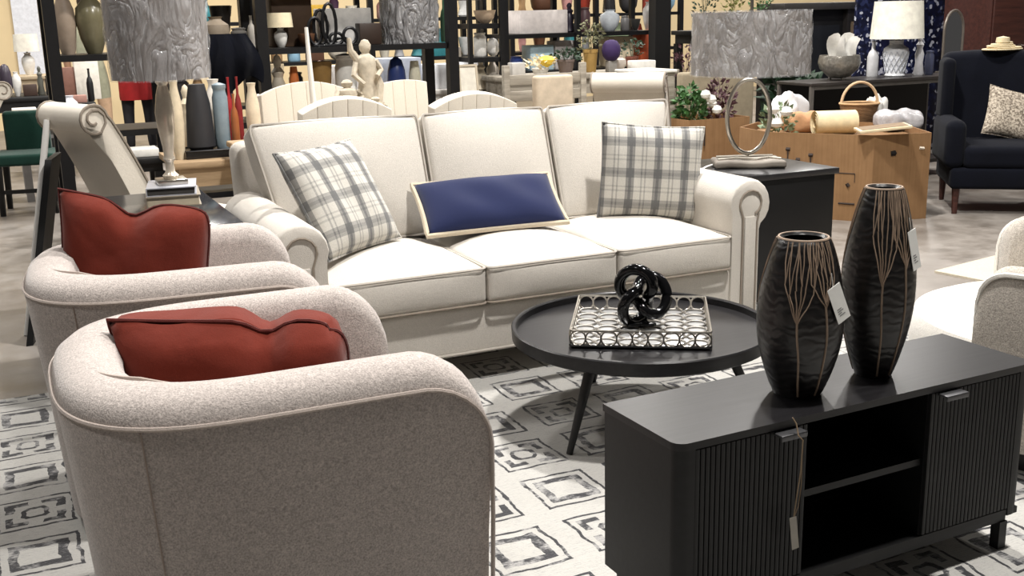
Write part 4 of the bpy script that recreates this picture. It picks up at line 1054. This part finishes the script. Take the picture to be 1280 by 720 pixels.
# wire rack in front of the beige wall
BY, BZ = 9.6, 1.25
rack('black open shelving rack in front of the beige wall', (632, 722, 822), BY, (.45, .90, BZ, 1.85), .5, 2.3, 'black_metal', .05)
BS = (BZ, BY+.25)
for args in (
        ('box', 672, BS, 66, 28, rgb(216, 208, 204, .6), 'white printed box on the open shelving rack', 'box', 'printed_box'),
        ('figure', 712, BS, 14, 36, rgb(40, 34, 50, .4), 'dark plum figurine on the open shelving rack', 'figurine', 'figurine'),
        ('jar', 731, BS, 14, 30, rgb(84, 60, 64, .5), 'dark red tin on the open shelving rack', 'tin', 'red_tin'),
        ('urn', 762, BS, 26, 26, rgb(206, 212, 218, .2), 'pale glass urn on the open shelving rack', 'vase', 'glass_urn'),
        ('jar', 781, BS, 11, 18, rgb(110, 108, 108, .4), 'grey tin on the open shelving rack', 'tin', 'grey_tin'),
        ('bowl', 794, BS, 13, 14, rgb(60, 60, 58, .4), 'small charcoal bowl on the open shelving rack', 'bowl', 'charcoal_bowl'),
        ('urn', 810, BS, 14, 34, rgb(226, 222, 218, .4), 'black and white patterned urn on the open shelving rack', 'vase', 'patterned_urn')):
    good(*args)
BS2 = (.90, BY+.25)
for args in (
        ('box', 672, BS2, 32, 30, rgb(196, 222, 232, .4), 'pale blue box on the lower shelf of the open rack', 'box', 'blue_box'),
        ('box', 702, BS2, 30, 34, rgb(206, 200, 198, .5), 'light grey box on the lower shelf of the open rack', 'box', 'grey_box'),
        ('box', 770, BS2, 34, 36, rgb(222, 206, 176, .6), 'cream box on the lower shelf of the open rack', 'box', 'cream_box'),
        ('box', 806, BS2, 24, 38, rgb(206, 96, 58, .6), 'orange red box on the lower shelf of the open rack', 'box', 'orange_box'),
        ('jar', 645, BS2, 16, 18, BL, 'cobalt blue jar on the lower shelf of the open rack', 'jar', 'cobalt_jar')):
    good(*args)
a, b_ = Q(815, 40, 8.9), Q(834, 40, 8.9)
solo('steel_column', MB().box(a.x-b_.x, 0, -.06, .06, 0, 5.5).box(a.x-b_.x-.06, .06, -.12, .12, 0, .02), 'black_flat', 'thick black steel column rising behind the grey dresser', 'column', (b_.x, 8.9, 0), smooth=False)

# ---------------------------------------------------------------- grey bench, console and plants behind the sofa
a, b_ = Q(632, 92, 7.45), Q(728, 92, 7.45); zt = Q(680, 90, 7.45).z
t = thing('grey_bench', 'weathered grey slatted bench behind the sofa', 'bench', ((a.x+b_.x)/2, 7.45, 0)); hw = (b_.x-a.x)/2
for x in (-hw, hw): part('post', MB().rbox((x, 0, zt/2+.03), (.05, .05, zt+.06), .008, 1), 'grey_wood', t)
for i in range(4): part('slat', MB().rbox((0, 0, zt-.05-.12*i), (2*hw-.05, .022, .075), .006, 1), 'grey_wood', t)
part('seat', MB().rbox((0, -.17, .43), (2*hw, .32, .04), .006, 1), 'grey_wood', t)
for x in (-hw+.03, hw-.03): part('leg', MB().box(x-.025, x+.025, -.31, -.26, 0, .41), 'grey_wood', t, False)
p = Q(657, 110, 6.75)
t = thing('upholstered_chair', 'beige square-back upholstered chair in front of the grey bench', 'chair', (p.x, 6.55, 0))
zt2 = Q(657, 93, 6.55).z
part('backrest', MB().rbox((0, -.2, .47+(zt2-.47)/2), (.27, .08, zt2-.47), .02, 2), rgb(196, 180, 158, .9), t)
part('seat', MB().rbox((0, .02, .43), (.42, .42, .09), .03, 2), rgb(196, 180, 158, .9), t)
for x in (-.17, .17):
    for y in (-.15, .19): part('leg', MB().cyl((x, y, 0), (x, y, .39), .014, .018, 8), 'brown_wood', t)
GYY = 8.0; gz = Q(740, 92, GYY).z
table('grey_console', 'long grey console table with plants behind the grey bench', 632, 850, GYY, gz, .5, 'grey_wood', .12)
GS = (gz, GYY+.22)
t = good('plant', 675, GS, 40, 26, (W_, rgb(238, 224, 190, .7), 70, .3), 'white and yellow flower arrangement on the grey console', 'plant', 'flower_arrangement')
part('yellow_bloom', MB().lathe([(.01, .06), (.06, .09), (.07, .12), (.04, .15), (0, .155)], 10, (.03, -.06, 0)), YE, t)
good('box', 645, GS, 18, 16, rgb(196, 192, 186, .6), 'grey stone planter on the grey console', 'planter', 'stone_planter')
good('plant', 707, GS, 40, 30, (rgb(112, 98, 92, .7), M['leaf_dark'], 90, .55), 'succulents in a mauve stone bowl on the grey console', 'plant', 'succulent_bowl')
t = good('plant', 738, GS, 34, 66, (rgb(160, 128, 70, .7), rgb(104, 104, 76, .7), 110, .42), 'dry olive plant in a tan pot on the grey console', 'plant', 'potted_plant')
good('box', 764, GS, 12, 14, GY, 'small grey block under the purple flower ball', 'block', 'grey_block', dy=-.12)
k = dpx((4, 8, 1))
good('ball', 764, (gz+14*k, GYY+.10), 24, 26, rgb(50, 30, 78, .8), 'dark purple flower ball on the grey console', 'ornament', 'flower_ball')
good('urn', 774, GS, 18, 18, rgb(190, 180, 170, .5), 'small taupe urn on the grey console', 'vase', 'taupe_urn')
good('box', 802, GS, 28, 12, W_, 'white ceramic dish on the grey console', 'dish', 'ceramic_dish', dy=-.08)
good('plant', 790, (gz, GYY+.4), 30, 38, (rgb(110, 60, 46, .6), M['leaf_dark'], 60, .4), 'dark leafy plant in a red-brown pot on the grey console', 'plant', 'potted_plant')
good('plant', 858, (.55, 8.4), 40, 84, (rgb(90, 60, 40, .6), M['leaf_red'], 110, .3), 'plant with dark red leaves beyond the black column', 'plant', 'potted_plant')
table('plant_stand', 'dark low stand beyond the black column', 838, 884, 8.2, .55, .5, 'brown_wood', .05)
a = Q(802, 85, 7.35); b_ = Q(846, 85, 7.35); zd = Q(820, 88, 7.35).z
t = thing('grey_dresser', 'pale grey dresser with a marble top beside the black column', 'dresser', ((a.x+b_.x)/2, 7.35, 0)); hw = (b_.x-a.x)/2
part('body', MB().box(-hw+.01, hw-.01, .01, .4, 0.04, zd-.021), 'grey_wood', t, False)
part('top', MB().rbox((0, .2, zd-.01), (2*hw, .42, .02), .004, 1), W_, t)
for i in range(3):
    d_ = part('drawer', MB().rbox((0, .004, zd-.15-.24*i), (2*hw-.05, .016, .20), .004, 1), 'grey_wood', t)
    part('knob', MB().cyl((0, -.005, zd-.15-.24*i), (0, -.03, zd-.15-.24*i), .012, .015, 8), 'pewter', d_)

# ---------------------------------------------------------------- cardboard boxes and what is heaped in them
BH = .595
def open_box(label, poly, h, nm='cardboard_box'):
    c = Vector((sum(p[0] for p in poly)/len(poly), sum(p[1] for p in poly)/len(poly), 0)); t = thing(nm, label, 'box', tuple(c)); n = len(poly)
    ins = []
    for i in range(n):
        p = Vector((*poly[i], 0))-c; ins.append(p*(1-.012/p.length))
    for i in range(n):
        a, b_ = Vector((*poly[i], 0))-c, Vector((*poly[(i+1) % n], 0))-c; a2, b2 = ins[i], ins[(i+1) % n]; H = Vector((0, 0, h))
        part('side_panel', MB().add([a, b_, b2, a2, a+H, b_+H, b2+H, a2+H], [(3, 2, 1, 0), (4, 5, 6, 7), (0, 1, 5, 4), (1, 2, 6, 5), (2, 3, 7, 6), (3, 0, 4, 7)]), 'card', t, False)
    part('filler', MB().prism([(p.x*.985, p.y*.985) for p in ins], .01, h-.05), 'card', t, False, label='brown packing paper')
    return t, c
Bp, Ap = G(1157, 273, 0), G(1087, 278, 0); Cp = (4.92, 6.235)
poly = [(Bp.x, Bp.y), (Ap.x, Ap.y), Cp, (4.96, 6.62), (5.30, 6.85), (5.85, 6.5), (6.02, 6.05)]
bx1, bc1 = open_box('large open cardboard bin heaped with goods behind the end table', poly, BH)
# printed plant mark and small prints on the bin
def face_pt(a, b_, t_, z): 
    a, b_ = Vector((*a, 0)), Vector((*b_, 0)); return a+(b_-a)*t_+Vector((0, 0, z))-bc1
fa, fb = (Ap.x, Ap.y), Cp; d_ = (Vector((*fb, 0))-Vector((*fa, 0))).normalized(); nrm = Vector((d_.y, -d_.x, 0)); nrm = nrm if nrm.dot(Vector((-1, -1, 0))) > 0 else -nrm
ink = rgb(46, 34, 28, .8)
def stroke(nm, pts, r, mt=None): part(nm, MB().tube([face_pt(fa, fb, u, z)+nrm*.0015 for u, z in pts], r, 4), mt or ink, bx1)
for (u, z, h_) in ((.80, .36, .12), (.58, .36, .085), (.70, .36, .05), (.90, .36, .05), (.50, .34, .03)): stroke('printed_mark', [(u, z), (u, z+h_)], .006); stroke('printed_mark', [(u-.02, z+h_), (u+.02, z+h_)], .012)
for i in range(12): stroke('printed_mark', [(.46+.045*i, .345+.012*math.sin(i*2.2)), (.49+.045*i, .335+.018*math.cos(i*1.7))], .011)
for pts_, r_ in (([(.16, .33), (.44, .33)], .003), ([(.16, .33), (.16, .27)], .003), ([(.21, .24), (.23, .26)], .012), ([(.15, .12), (.30, .12)], .006)): stroke('printed_mark', pts_, r_)
fa, fb = (Bp.x, Bp.y), (Ap.x, Ap.y); d_ = (Vector((*fb, 0))-Vector((*fa, 0))).normalized(); nrm = Vector((d_.y, -d_.x, 0)); nrm = nrm if nrm.dot(Vector((-1, -1, 0))) > 0 else -nrm
stroke('hand_hole', [(.62, .47), (.70, .465)], .018, rgb(20, 16, 14, .9))
stroke('sticker', [(.12, .49), (.20, .495)], .010, rgb(206, 196, 180, .7))
q0, q1 = Q(862, 150, 7.0), Q(937, 150, 7.0); hb = Q(900, 148, 7.0).z
bx2, bc2 = open_box('narrow cardboard box of flowers beside the heaped bin', [(q0.x, 7.0), (q1.x, 7.0), (q1.x, 7.42), (q0.x, 7.42)], hb)
part('printed_mark', MB().box(-.16, -.145, -.2265, -.2255, hb-.20, hb-.06), ink, bx2, False)
H1 = BH-.05
def heap(px, py): p = G(px, py, H1+.08); return p
def lumpy(name, label, cat, px, py, sx, sy, sz, mat, rz=0, seed=1, z=None):
    rnd = random.Random(seed); p = G(px, py, BH-.02); ph = [rnd.uniform(0, 6) for _ in range(6)]
    def fn(q, h): 
        k = 1+.14*math.sin(q.x/h[0]*3+ph[0])*math.sin(q.y/h[1]*4+ph[1])+.10*math.sin(q.y/h[1]*7+ph[2]+q.x/h[0]*5)
        return (q.x*k, q.y*k, (q.z if q.z < 0 else q.z*(k+.12*math.sin(9*q.x/h[0]+ph[3]))))
    return solo(name, MB().rbox((0, 0, sz/2), (sx, sy, sz), min(sx, sy, sz)*.4, 3, 8, fn), mat, label, cat, (p.x, p.y, z if z is not None else H1+.002), rz)
lumpy('wrapped_bundle', 'white cloth bundle heaped in the cardboard bin behind the ring lamp', 'cloth', 985, 155, .34, .22, .25, fabric('white_cotton', (232, 234, 238), .08, 200), .6, 2)
lumpy('paper_bag', 'brown paper bag heaped in the cardboard bin', 'bag', 1003, 160, .26, .22, .14, rgb(182, 138, 100, .8), -.6, 3)
p = G(1046, 160, BH)
t = thing('cream_roll', 'rolled cream padding in the cardboard bin beside the wicker basket', 'roll', (p.x+.02, p.y+.05, H1+.001), -.35)
part('outer_roll', MB().grid(lambda a, b_: ((b_-.5)*.30, (.085-.0*a)*math.cos(a*2*PI), .085+.085*math.sin(a*2*PI)), 24, 2, True).grid(lambda a, b_: ((b_-.5)*.30, .066*math.cos(a*2*PI), .085+.066*math.sin(a*2*PI)), 24, 2, True), rgb(222, 206, 168, .8), t)
part('inner_roll', MB().grid(lambda a, b_: ((b_-.5)*.298, (.025+.03*a)*math.cos(a*4*PI), .085+(.025+.03*a)*math.sin(a*4*PI)), 40, 2), rgb(196, 176, 138, .8), t)
p = G(1072, 152, BH)
t = thing('wicker_basket', 'brown wicker basket with a hoop handle in the cardboard bin', 'basket', (p.x+.10, p.y+.10, H1+.001), -.3)
part('body', MB().lathe([(.085, 0), (.10, .02), (.13, .13), (.138, .17), (.130, .17), (.115, .12), (.085, .03)], 24, (0, 0, 0), 1.1, .85), 'wicker', t)
part('rim', MB().tube([(.15*math.cos(2*PI*i/28), .115*math.sin(2*PI*i/28), .175) for i in range(28)], .010, 6, True), rgb(196, 160, 118, .8), t)
part('handle', MB().tube([(.145*math.cos(PI*i/16), 0, .17+.165*math.sin(PI*i/16)) for i in range(17)], .011, 6), rgb(206, 176, 140, .8), t)
p = G(1108, 150, BH+.1)
t = thing('framed_picture', 'thin cream-edged picture frame lying on the heap in the bin', 'picture', (p.x+.02, p.y+.05, BH+.03), -.55)
part('frame', MB().rbox((0, 0, .012), (.34, .24, .018), .003, 1).xf(Matrix.Rotation(-.10, 4, 'Y')), rgb(214, 196, 162, .6), t)
part('panel', MB().box(-.15, .15, -.10, .10, .0215, .024).xf(Matrix.Rotation(-.10, 4, 'Y')), rgb(120, 98, 70, .6), t, False)
lumpy('plastic_bundle', 'grey plastic-wrapped bundle in the cardboard bin beside the navy chair', 'bundle', 1124, 158, .30, .22, .14, plain((176, 174, 176), .2, 0, .3, 14, .6), -.3, 5)
lumpy('white_pad', 'white padded packet in the cardboard bin under the picture frame', 'packet', 1094, 150, .15, .12, .20, W_, .2, 6)
p2 = bc2+Vector((0, 0, hb-.10))
t = thing('flower_bunch', 'green leafy bunch with white flowers in the narrow cardboard box', 'plant', (bc2.x-.15, bc2.y-.02, hb-.049))
foliage(t, .26, .32, .0, M['leaf'], 170, .26, 11)
for (x, y, z) in ((.10, -.14, .16), (.14, -.16, .08), (.04, -.15, .20), (.17, -.05, .12)): part('bloom', MB().lathe([(.008, 0), (.032, .012), (.040, .035), (.028, .062), (0, .07)], 10, (x, y, z)), W_, t)
t = thing('red_flower_bunch', 'dusky burgundy dried flower bunch in the narrow cardboard box', 'plant', (bc2.x+.15, bc2.y+.02, hb-.049))
foliage(t, .26, .36, .0, M['leaf_red'], 170, .22, 12)
t = thing('flower_bunch', 'pale green sprigs with white flowers in the heaped bin', 'plant', (4.98+.16, 6.40, H1+.001))
foliage(t, .26, .24, .0, rgb(122, 138, 108, .6), 90, .2, 13)
for (x, y, z) in ((-.10, -.06, .16), (-.02, -.11, .14), (-.08, -.08, .06)): part('bloom', MB().lathe([(.008, 0), (.036, .012), (.046, .035), (.03, .066), (0, .075)], 10, (x, y, z)), W_, t)
# fern and a taupe upholstered seat behind the bin
t = thing('potted_fern', 'green spiky fern in a dark pot behind the cardboard bin', 'plant', (Q(985, 100, 7.75).x, 7.75, 0))
part('pot', MB().lathe([(.12, 0), (.16, .5), (.17, .55), (.15, .55), (.14, .5)], 16), 'black_flat', t)
foliage(t, .46, .98, .55, M['leaf_dark'], 110, .34, 15)
a = Q(848, 95, 7.85); b_ = Q(940, 95, 7.85); zt = Q(900, 88, 7.85).z
t = thing('taupe_headboard', 'taupe upholstered headboard behind the flower box', 'headboard', ((a.x+b_.x)/2, 7.85, 0))
part('panel', MB().rbox((0, 0, zt/2), (b_.x-a.x, .09, zt), .03, 2), rgb(150, 138, 116, .9), t)
for x in (-.3, .3): part('leg', MB().box(x-.03, x+.03, .05, .10, 0, .4), 'brown_wood', t, False)

# ---------------------------------------------------------------- dark console with lamp, bowl and mirror
KY = 6.95
ka, kb = Q(1013, 95, KY), Q(1206, 100, KY); kz = .855
t = thing('dark_console', 'dark console table with a grey metal frame behind the cardboard bin', 'table', ((ka.x+kb.x)/2, KY, 0), -.0); hw = (kb.x-ka.x)/2
part('tabletop', MB().rbox((0, .2, kz-.012), (2*hw, .44, .024), .004, 1), rgb(52, 48, 46, .35), t)
part('back_panel', MB().box(-hw+.03, hw-.03, .38, .40, .12, kz-.03), rgb(24, 21, 21, .6), t, False)
part('lower_shelf', MB().box(-hw+.03, hw-.03, .02, .378, .12, .15), rgb(40, 36, 34, .5), t, False)
for x in (-hw+.02, hw-.02):
    for y in (.0, .40): part('leg', MB().box(x-.014, x+.014, y-.012, y+.016, 0, kz-.025), rgb(120, 116, 112, .4, .6), t, False)
part('front_rail', MB().box(-hw+.036, hw-.036, -.012, .012, kz-.055, kz-.025), rgb(100, 96, 92, .4, .6), t, False)
KS = (kz, KY+.18)
p = Q(1049, 80, KY+.18); k = dpx((p.x, KY+.18, kz))
t = thing('silver_bowl', 'dimpled silver-grey footed bowl on the dark console', 'bowl', (p.x, KY+.18, kz))
part('bowl_body', MB().lathe([(.05, .015), (.09, .03), (.155, .09), (.172, .14), (.160, .20), (.154, .20), (.164, .14), (.145, .09), (.08, .04)], 24), plain((150, 146, 138), .3, .6, .35, 26, .8), t)
for i in range(3): a_ = i*2*PI/3+.4; part('foot', MB().lathe([(.012, 0), (.016, .01), (.012, .022)], 8, (.07*math.cos(a_), .07*math.sin(a_), 0)), 'pewter', t)
m = MB().grid(lambda a, b_: ((a-.5)*.24+.02*math.sin(b_*5), .05*math.sin(a*7+b_*3)+.02, .09+b_*.24+.03*math.sin(a*9)*b_), 10, 8); m2 = MB().grid(lambda a, b_: ((a-.5)*.22+.02*math.sin(b_*5+1)+.02, .05*math.sin(a*6+b_*2+2)-.03, .09+b_*.20+.04*math.sin(a*8+1)*b_), 10, 8); m.add(m2.v, m2.f)
solo('tissue_paper', m, W_, 'white tissue paper crumpled in the silver-grey bowl', 'paper', (p.x+.04, KY+.18, kz+.02))
p = Q(1119, 80, KY+.18)
t = thing('ginger_jar_lamp', 'white lattice ginger jar lamp with a white drum shade on the dark console', 'lamp', (p.x, KY+.18, kz))
part('jar_body', MB().lathe([(.075, 0), (.085, .012), (.075, .03), (.085, .10), (.105, .19), (.100, .235), (.06, .26), (.055, .275), (.058, .30), (.03, .305)], 24), plain((226, 228, 232), .25, 0, .04), t)
lat = MB()
for i in range(14):
    for sg in (-1, 1):
        P = []
        for k_ in range(7):
            s_ = k_/6; z = .04+.17*s_; a_ = 2*PI*i/14+sg*.9*s_; r_ = .079+.026*max(0, min(1, (z-.03)/.16)); P.append((r_*math.cos(a_), r_*math.sin(a_), z))
        lat.tube(P, .004, 4)
part('lattice', lat, rgb(196, 200, 208, .4), t)
part('neck', MB().cyl((0, 0, .30), (0, 0, .36), .012, .012, 8), 'silver', t)
part('shade', MB().lathe([(.218, .315), (.195, .62), (.190, .62), (.213, .315)], 36), rgb(244, 240, 226, .85), t)
p = Q(1092, 80, KY+.3)
good('bottle', 1092, (kz, KY+.30), 14, 44, rgb(206, 206, 208, .3), 'pale grey bottle beside the white jar lamp', 'bottle', 'grey_bottle')
p = Q(1187, 80, KY+.30); 
t = thing('arched_mirror', 'arched table mirror with a pewter frame on the dark console', 'mirror', (p.x, KY+.28, kz), .15)
aw, ah = .135, .52
ar = [(-aw, 0), (-aw, ah-aw*1.3)]+[(-aw*math.cos(PI*i/14), ah-aw*1.3+aw*1.3*math.sin(PI*i/14)) for i in range(1, 14)]+[(aw, ah-aw*1.3), (aw, 0)]
part('frame', MB().tube([(x, 0, z+.012) for x, z in ar], .012, 8, True), rgb(120, 112, 104, .4, .5), t)
part('mirror_glass', MB().prism([(x*.96, z*.98+.014) for x, z in ar], .0, .006, 'y'), 'mirror', t, False)
part('stand', MB().box(-.10, .10, -.03, .09, 0, .011), rgb(120, 112, 104, .4, .5), t, False)
for (px, wp, hp, c_, lb, kd, ct_) in ((1150, 13, 52, (226, 226, 230), 'white and navy figurine beside the arched mirror', 'figure', 'figurine'), (1163, 11, 30, (70, 74, 96), 'slate blue jar beside the arched mirror', 'jar', 'jar')):
    good(kd, px, (kz, KY+.16), wp, hp, rgb(*c_, .3), lb, ct_, ct_)
# navy mosaic screen, dark hearth cabinet and mahogany armoire behind the console
my = 8.3
a, b_ = Q(1068, 40, my), Q(1240, 40, my)
t = thing('mosaic_screen', 'tall navy and white mosaic screen behind the dark console', 'screen', ((a.x+b_.x)/2, my, 0)); hw = (b_.x-a.x)/2
for i in range(3): part('screen_panel', MB().rbox((-hw+2*hw*(i+.5)/3, .0, 1.1), (2*hw/3-.006, .04, 2.2), .006, 1), 'mosaic', t)
ay = 8.9; a, b_ = Q(968, 40, ay), Q(1066, 40, ay)
t = thing('hearth_cabinet', 'black hearth-style cabinet with stone inserts behind the ring lamp', 'cabinet', ((a.x+b_.x)/2, ay, 0)); hw = (b_.x-a.x)/2
part('mantel', MB().rbox((0, .0, Q(1010, 8, ay).z), (2*hw+.12, .44, .07), .01, 1), rgb(58, 55, 54, .5), t)
zt = Q(1010, 8, ay).z-.036
for x in (-hw+.12, hw-.12):
    pr_ = part('pillar', MB().box(x-.12, x+.12, -.18, .18, 0, zt), rgb(44, 41, 40, .5), t, False)
    part('stone_insert', MB().box(x-.075, x+.075, -.186, -.181, .25, zt-.12), rgb(142, 122, 98, .7), pr_, False)
part('firebox', MB().box(-hw+.241, hw-.241, -.12, .18, 0, zt), rgb(16, 15, 16, .6), t, False)
part('hearth_panel', MB().box(-hw+.30, hw-.30, -.14, -.121, .2, zt-.15), rgb(34, 36, 40, .3), t, False)
ay = 7.4; a, b_ = Q(1240, 40, ay), Q(1330, 40, ay)
t = thing('wooden_armoire', 'dark mahogany armoire behind the navy wing chair', 'armoire', ((a.x+b_.x)/2, ay+.3, 0)); hw = (b_.x-a.x)/2
part('body', MB().box(-hw, hw, -.28, .28, .05, 2.1), 'brown_wood', t, False)
for sg in (-1, 1): 
    d_ = part('door', MB().rbox((sg*hw/2, -.29, 1.05), (hw-.02, .02, 1.9), .004, 1), 'brown_wood', t)
    part('knob', MB().cyl((sg*.04, -.30, 1.05), (sg*.04, -.33, 1.05), .012, .016, 8), 'silver', d_)
part('plinth', MB().box(-hw+.02, hw-.02, -.26, .26, 0, .049), 'brown_wood', t, False)
# leafy garland showing above the ring lamp shade
table('planter_stand', 'dark tall plant stand beyond the ring lamp', 868, 962, 8.7, 1.25, .4, 'black_flat', .08)
for (px, lb, mt) in ((880, 'dark trailing plant on the tall plant stand', M['leaf_dark']), (915, 'yellow-green trailing plant on the tall plant stand', rgb(120, 120, 60, .6)), (950, 'mid-green trailing plant on the tall plant stand', M['leaf'])):
    good('plant', px, (1.25, 8.9), 32, 56, (GY, mt, 90, .3), lb, 'plant', 'trailing_plant')

# ---------------------------------------------------------------- navy wing chair
p = G(1250, 276, 0)
NR_ = math.radians(-38)
t = thing('wing_chair', 'midnight blue velvet wing chair with a speckled pillow', 'armchair', (p.x+.38, p.y+.40, 0), NR_)
part('seat_cushion', MB().rbox((0, -.04, .40), (.56, .62, .15), .04, 2, 6, crown(.02)), 'navy_velvet', t)
part('seat_frame', MB().rbox((0, 0, .255), (.72, .70, .15), .03, 2), 'navy_velvet', t)
part('backrest', MB().rbox((0, .32, .74), (.70, .16, .70), .06, 3, 4, lambda q, h: (q.x*(1+.04*q.z/h[2]), q.y+.10*(q.z/h[2]+1)/2, q.z+(.02*(1-(q.x/h[0])**2) if q.z > 0 else 0))), 'navy_velvet', t)
for sg in (-1, 1):
    part('arm', MB().rbox((sg*.34, -.02, .49), (.14, .66, .34), .06, 3), 'navy_velvet', t)
    part('wing', MB().rbox((sg*.345, .24, .84), (.09, .26, .44), .04, 3), 'navy_velvet', t)
    for y in (-.30, .30): part('leg', MB().cyl((sg*.31, y, 0), (sg*.31, y*.97, .19), .018, .028, 8), 'brown_wood', t)
T4 = Matrix.Translation((p.x+.38, p.y+.40, 0)) @ Matrix.Rotation(NR_, 4, 'Z')
speck = NT('speckled_linen')
_n = speck.noise(70, None, 3, .7); M['speck'] = speck.fin(speck.ramp(_n, [(.40, lin((104, 92, 80))), (.58, lin((206, 194, 176)))]), .9)
cc = T4 @ Vector((.10, .12, .655)); xx = T4.to_3x3() @ Vector((.95, .25, -.25)); yy = T4.to_3x3() @ Vector((.22, .35, .9))
pillow('throw_pillow', cc, xx, yy, .40, .36, .12, 'speck', 'speck', 'speckled beige throw pillow in the midnight blue wing chair')
cc = T4 @ Vector((.05, .40, 1.105))
m = MB()
for i in range(5): m.lathe([(.13-.02*i, .012*i), (.135-.02*i, .006+.012*i), (.13-.02*i, .012+.012*i)], 20, (.02*math.sin(i*2), 0, 0), 1.3, .8)
solo('straw_hat', m.lathe([(.05, .055), (.045, .09), (0, .10)], 16), rgb(206, 190, 156, .8, 0, bump=.4), 'pale woven straw piece resting on the midnight blue wing chair', 'hat', tuple(cc))

# ---------------------------------------------------------------- round swivel chair at the right, floor mat
fx = math.radians(127.7)
ctr = Vector((3.185, 2.41, .014))
t = thing('round_swivel_chair', 'round swivel chair with white boucle seat and grey tweed back', 'armchair', tuple(ctr), fx)
part('seat', MB().lathe([(.40, .10), (.47, .14), (.50, .25), (.505, .36), (.49, .405), (.44, .425), (.2, .435), (0, .437)], 48), 'white_boucle', t)
m = MB(); Rr = .53; sec = [(0, .09), (-.0, .45), (.005, .60), (.02, .645), (.05, .662), (.085, .65), (.10, .61), (.10, .44), (.03, .30), (.03, .09)]
A0 = math.radians(60); n = 44; K = len(sec); vs = []
for i in range(n+1):
    tt = i/n; tt = tt-.13*math.sin(2*PI*tt)/(1.0); a = A0+(2*PI-2*A0)*tt; e = min(tt, 1-tt)*(2*PI-2*A0)*Rr; dz = 0 if e > .10 else .10*(1-math.sqrt(max(0, 1-((.10-e)/.10)**2)))
    for (o, z) in sec: r_ = Rr-o; vs.append((r_*math.cos(a), r_*math.sin(a), z-dz*max(0, min(1, (z-.3)/.3))))
fs = [(i*K+k, (i+1)*K+k, (i+1)*K+(k+1) % K, i*K+(k+1) % K) for i in range(n) for k in range(K)]+[tuple(range(K)), tuple(range(n*K, (n+1)*K))]
bk_ = part('curved_back', m.add(vs, fs), 'tweed', t, True, 60)
P = []
for i in range(n+1):
    tt = i/n; tt = tt-.13*math.sin(2*PI*tt)/(1.0); a = A0+(2*PI-2*A0)*tt; e = min(tt, 1-tt)*(2*PI-2*A0)*Rr; dz = 0 if e > .10 else .10*(1-math.sqrt(max(0, 1-((.10-e)/.10)**2)))
    P.append(((Rr-.012)*math.cos(a), (Rr-.012)*math.sin(a), .640-dz))
P = [(P[0][0], P[0][1], .10)]+P+[(P[-1][0], P[-1][1], .10)]
part('welt', MB().tube(P, .008, 6), 'white_boucle', bk_)
part('swivel_base', MB().lathe([(.44, .0), (.44, .07), (.40, .09)], 36), 'black_flat', t)
g0, g1, g2 = G(1168, 341, 0), G(1244, 357, 0), G(1262, 324, 0)
d1, d2 = (g1-g0), (g2-g0)
u_ = Vector((.18, -.98, 0)); v_ = Vector((.98, .18, 0))
q = [g0, g0+u_*.5, g0+u_*.5+v_*1.2, g0+v_*1.2]
solo('floor_mat', MB().add([v for v in q]+[v+Vector((0, 0, .012)) for v in q], [(3, 2, 1, 0), (4, 5, 6, 7), (0, 1, 5, 4), (1, 2, 6, 5), (2, 3, 7, 6), (3, 0, 4, 7)]), fabric('beige_mat', (206, 196, 176), .15, 200), 'small beige mat on the concrete behind the round swivel chair', 'mat', smooth=False)

# ---------------------------------------------------------------- far shelving full of assorted goods
COL = {'ivory': (232, 224, 206), 'white': (236, 236, 234), 'charcoal': (52, 50, 52), 'black': (22, 21, 22), 'silver grey': (168, 168, 172), 'tan': (186, 150, 108), 'walnut brown': (92, 60, 42),
       'teal': (60, 132, 140), 'sky blue': (150, 190, 214), 'rose pink': (204, 150, 146), 'sage green': (134, 150, 118), 'mustard': (204, 164, 66), 'brick red': (150, 58, 44), 'plum': (76, 46, 72)}
KND = (('box', 'box', 'storage_box', 'box'), ('urn', 'urn', 'urn', 'vase'), ('bottle', 'bottle', 'bottle', 'bottle'), ('jar', 'lidded jar', 'lidded_jar', 'jar'), ('tall', 'slender vase', 'slender_vase', 'vase'),
       ('bowl', 'deep bowl', 'deep_bowl', 'bowl'), ('figure', 'figurine', 'figurine', 'figurine'), ('cone', 'tapered vase', 'tapered_vase', 'vase'), ('ball', 'globe', 'globe', 'globe'))
pool = [(c, k) for c in COL for k in KND]; rnd = random.Random(21); rnd.shuffle(pool)
def fill(place, px0, px1, zs, Y, dmin=14, dmax=34):
    for z in zs:
        px = px0+8
        while px < px1-10 and pool:
            wp = rnd.uniform(dmin, dmax); hp = rnd.uniform(16, 40); c, k = pool.pop()
            if k[0] in ('bottle', 'tall', 'figure', 'cone'): wp *= .55; hp = rnd.uniform(26, 42)
            if k[0] == 'bowl': hp = rnd.uniform(12, 22)
            if px+wp > px1-6: break
            good(k[0], px+wp/2, (z, Y), wp, hp, rgb(*COL[c], rnd.choice((.25, .5, .7))), c+' '+k[1]+' on the '+place, k[3], k[2]); px += wp+rnd.uniform(3, 9)
FS = (12.3, (.10, .52, .97, 1.42, 1.90))
rack('long black far shelving full of assorted goods before the beige wall', (196, 330, 465, 600), FS[0], FS[1], .5, 2.4, 'black_metal', .06)
rack('black far shelving beyond the open rack in front of the beige wall', (640, 745, 850), FS[0]+.3, FS[1], .5, 2.4, 'black_metal', .06)
for (p0, p1) in ((196, 330), (330, 465), (465, 600)): fill('long far shelving', p0, p1, (.52, .97, 1.42), FS[0]+.25)
for (p0, p1) in ((640, 745), (745, 850)): fill('far shelving beyond the open rack', p0, p1, (.97, 1.42), FS[0]+.55)
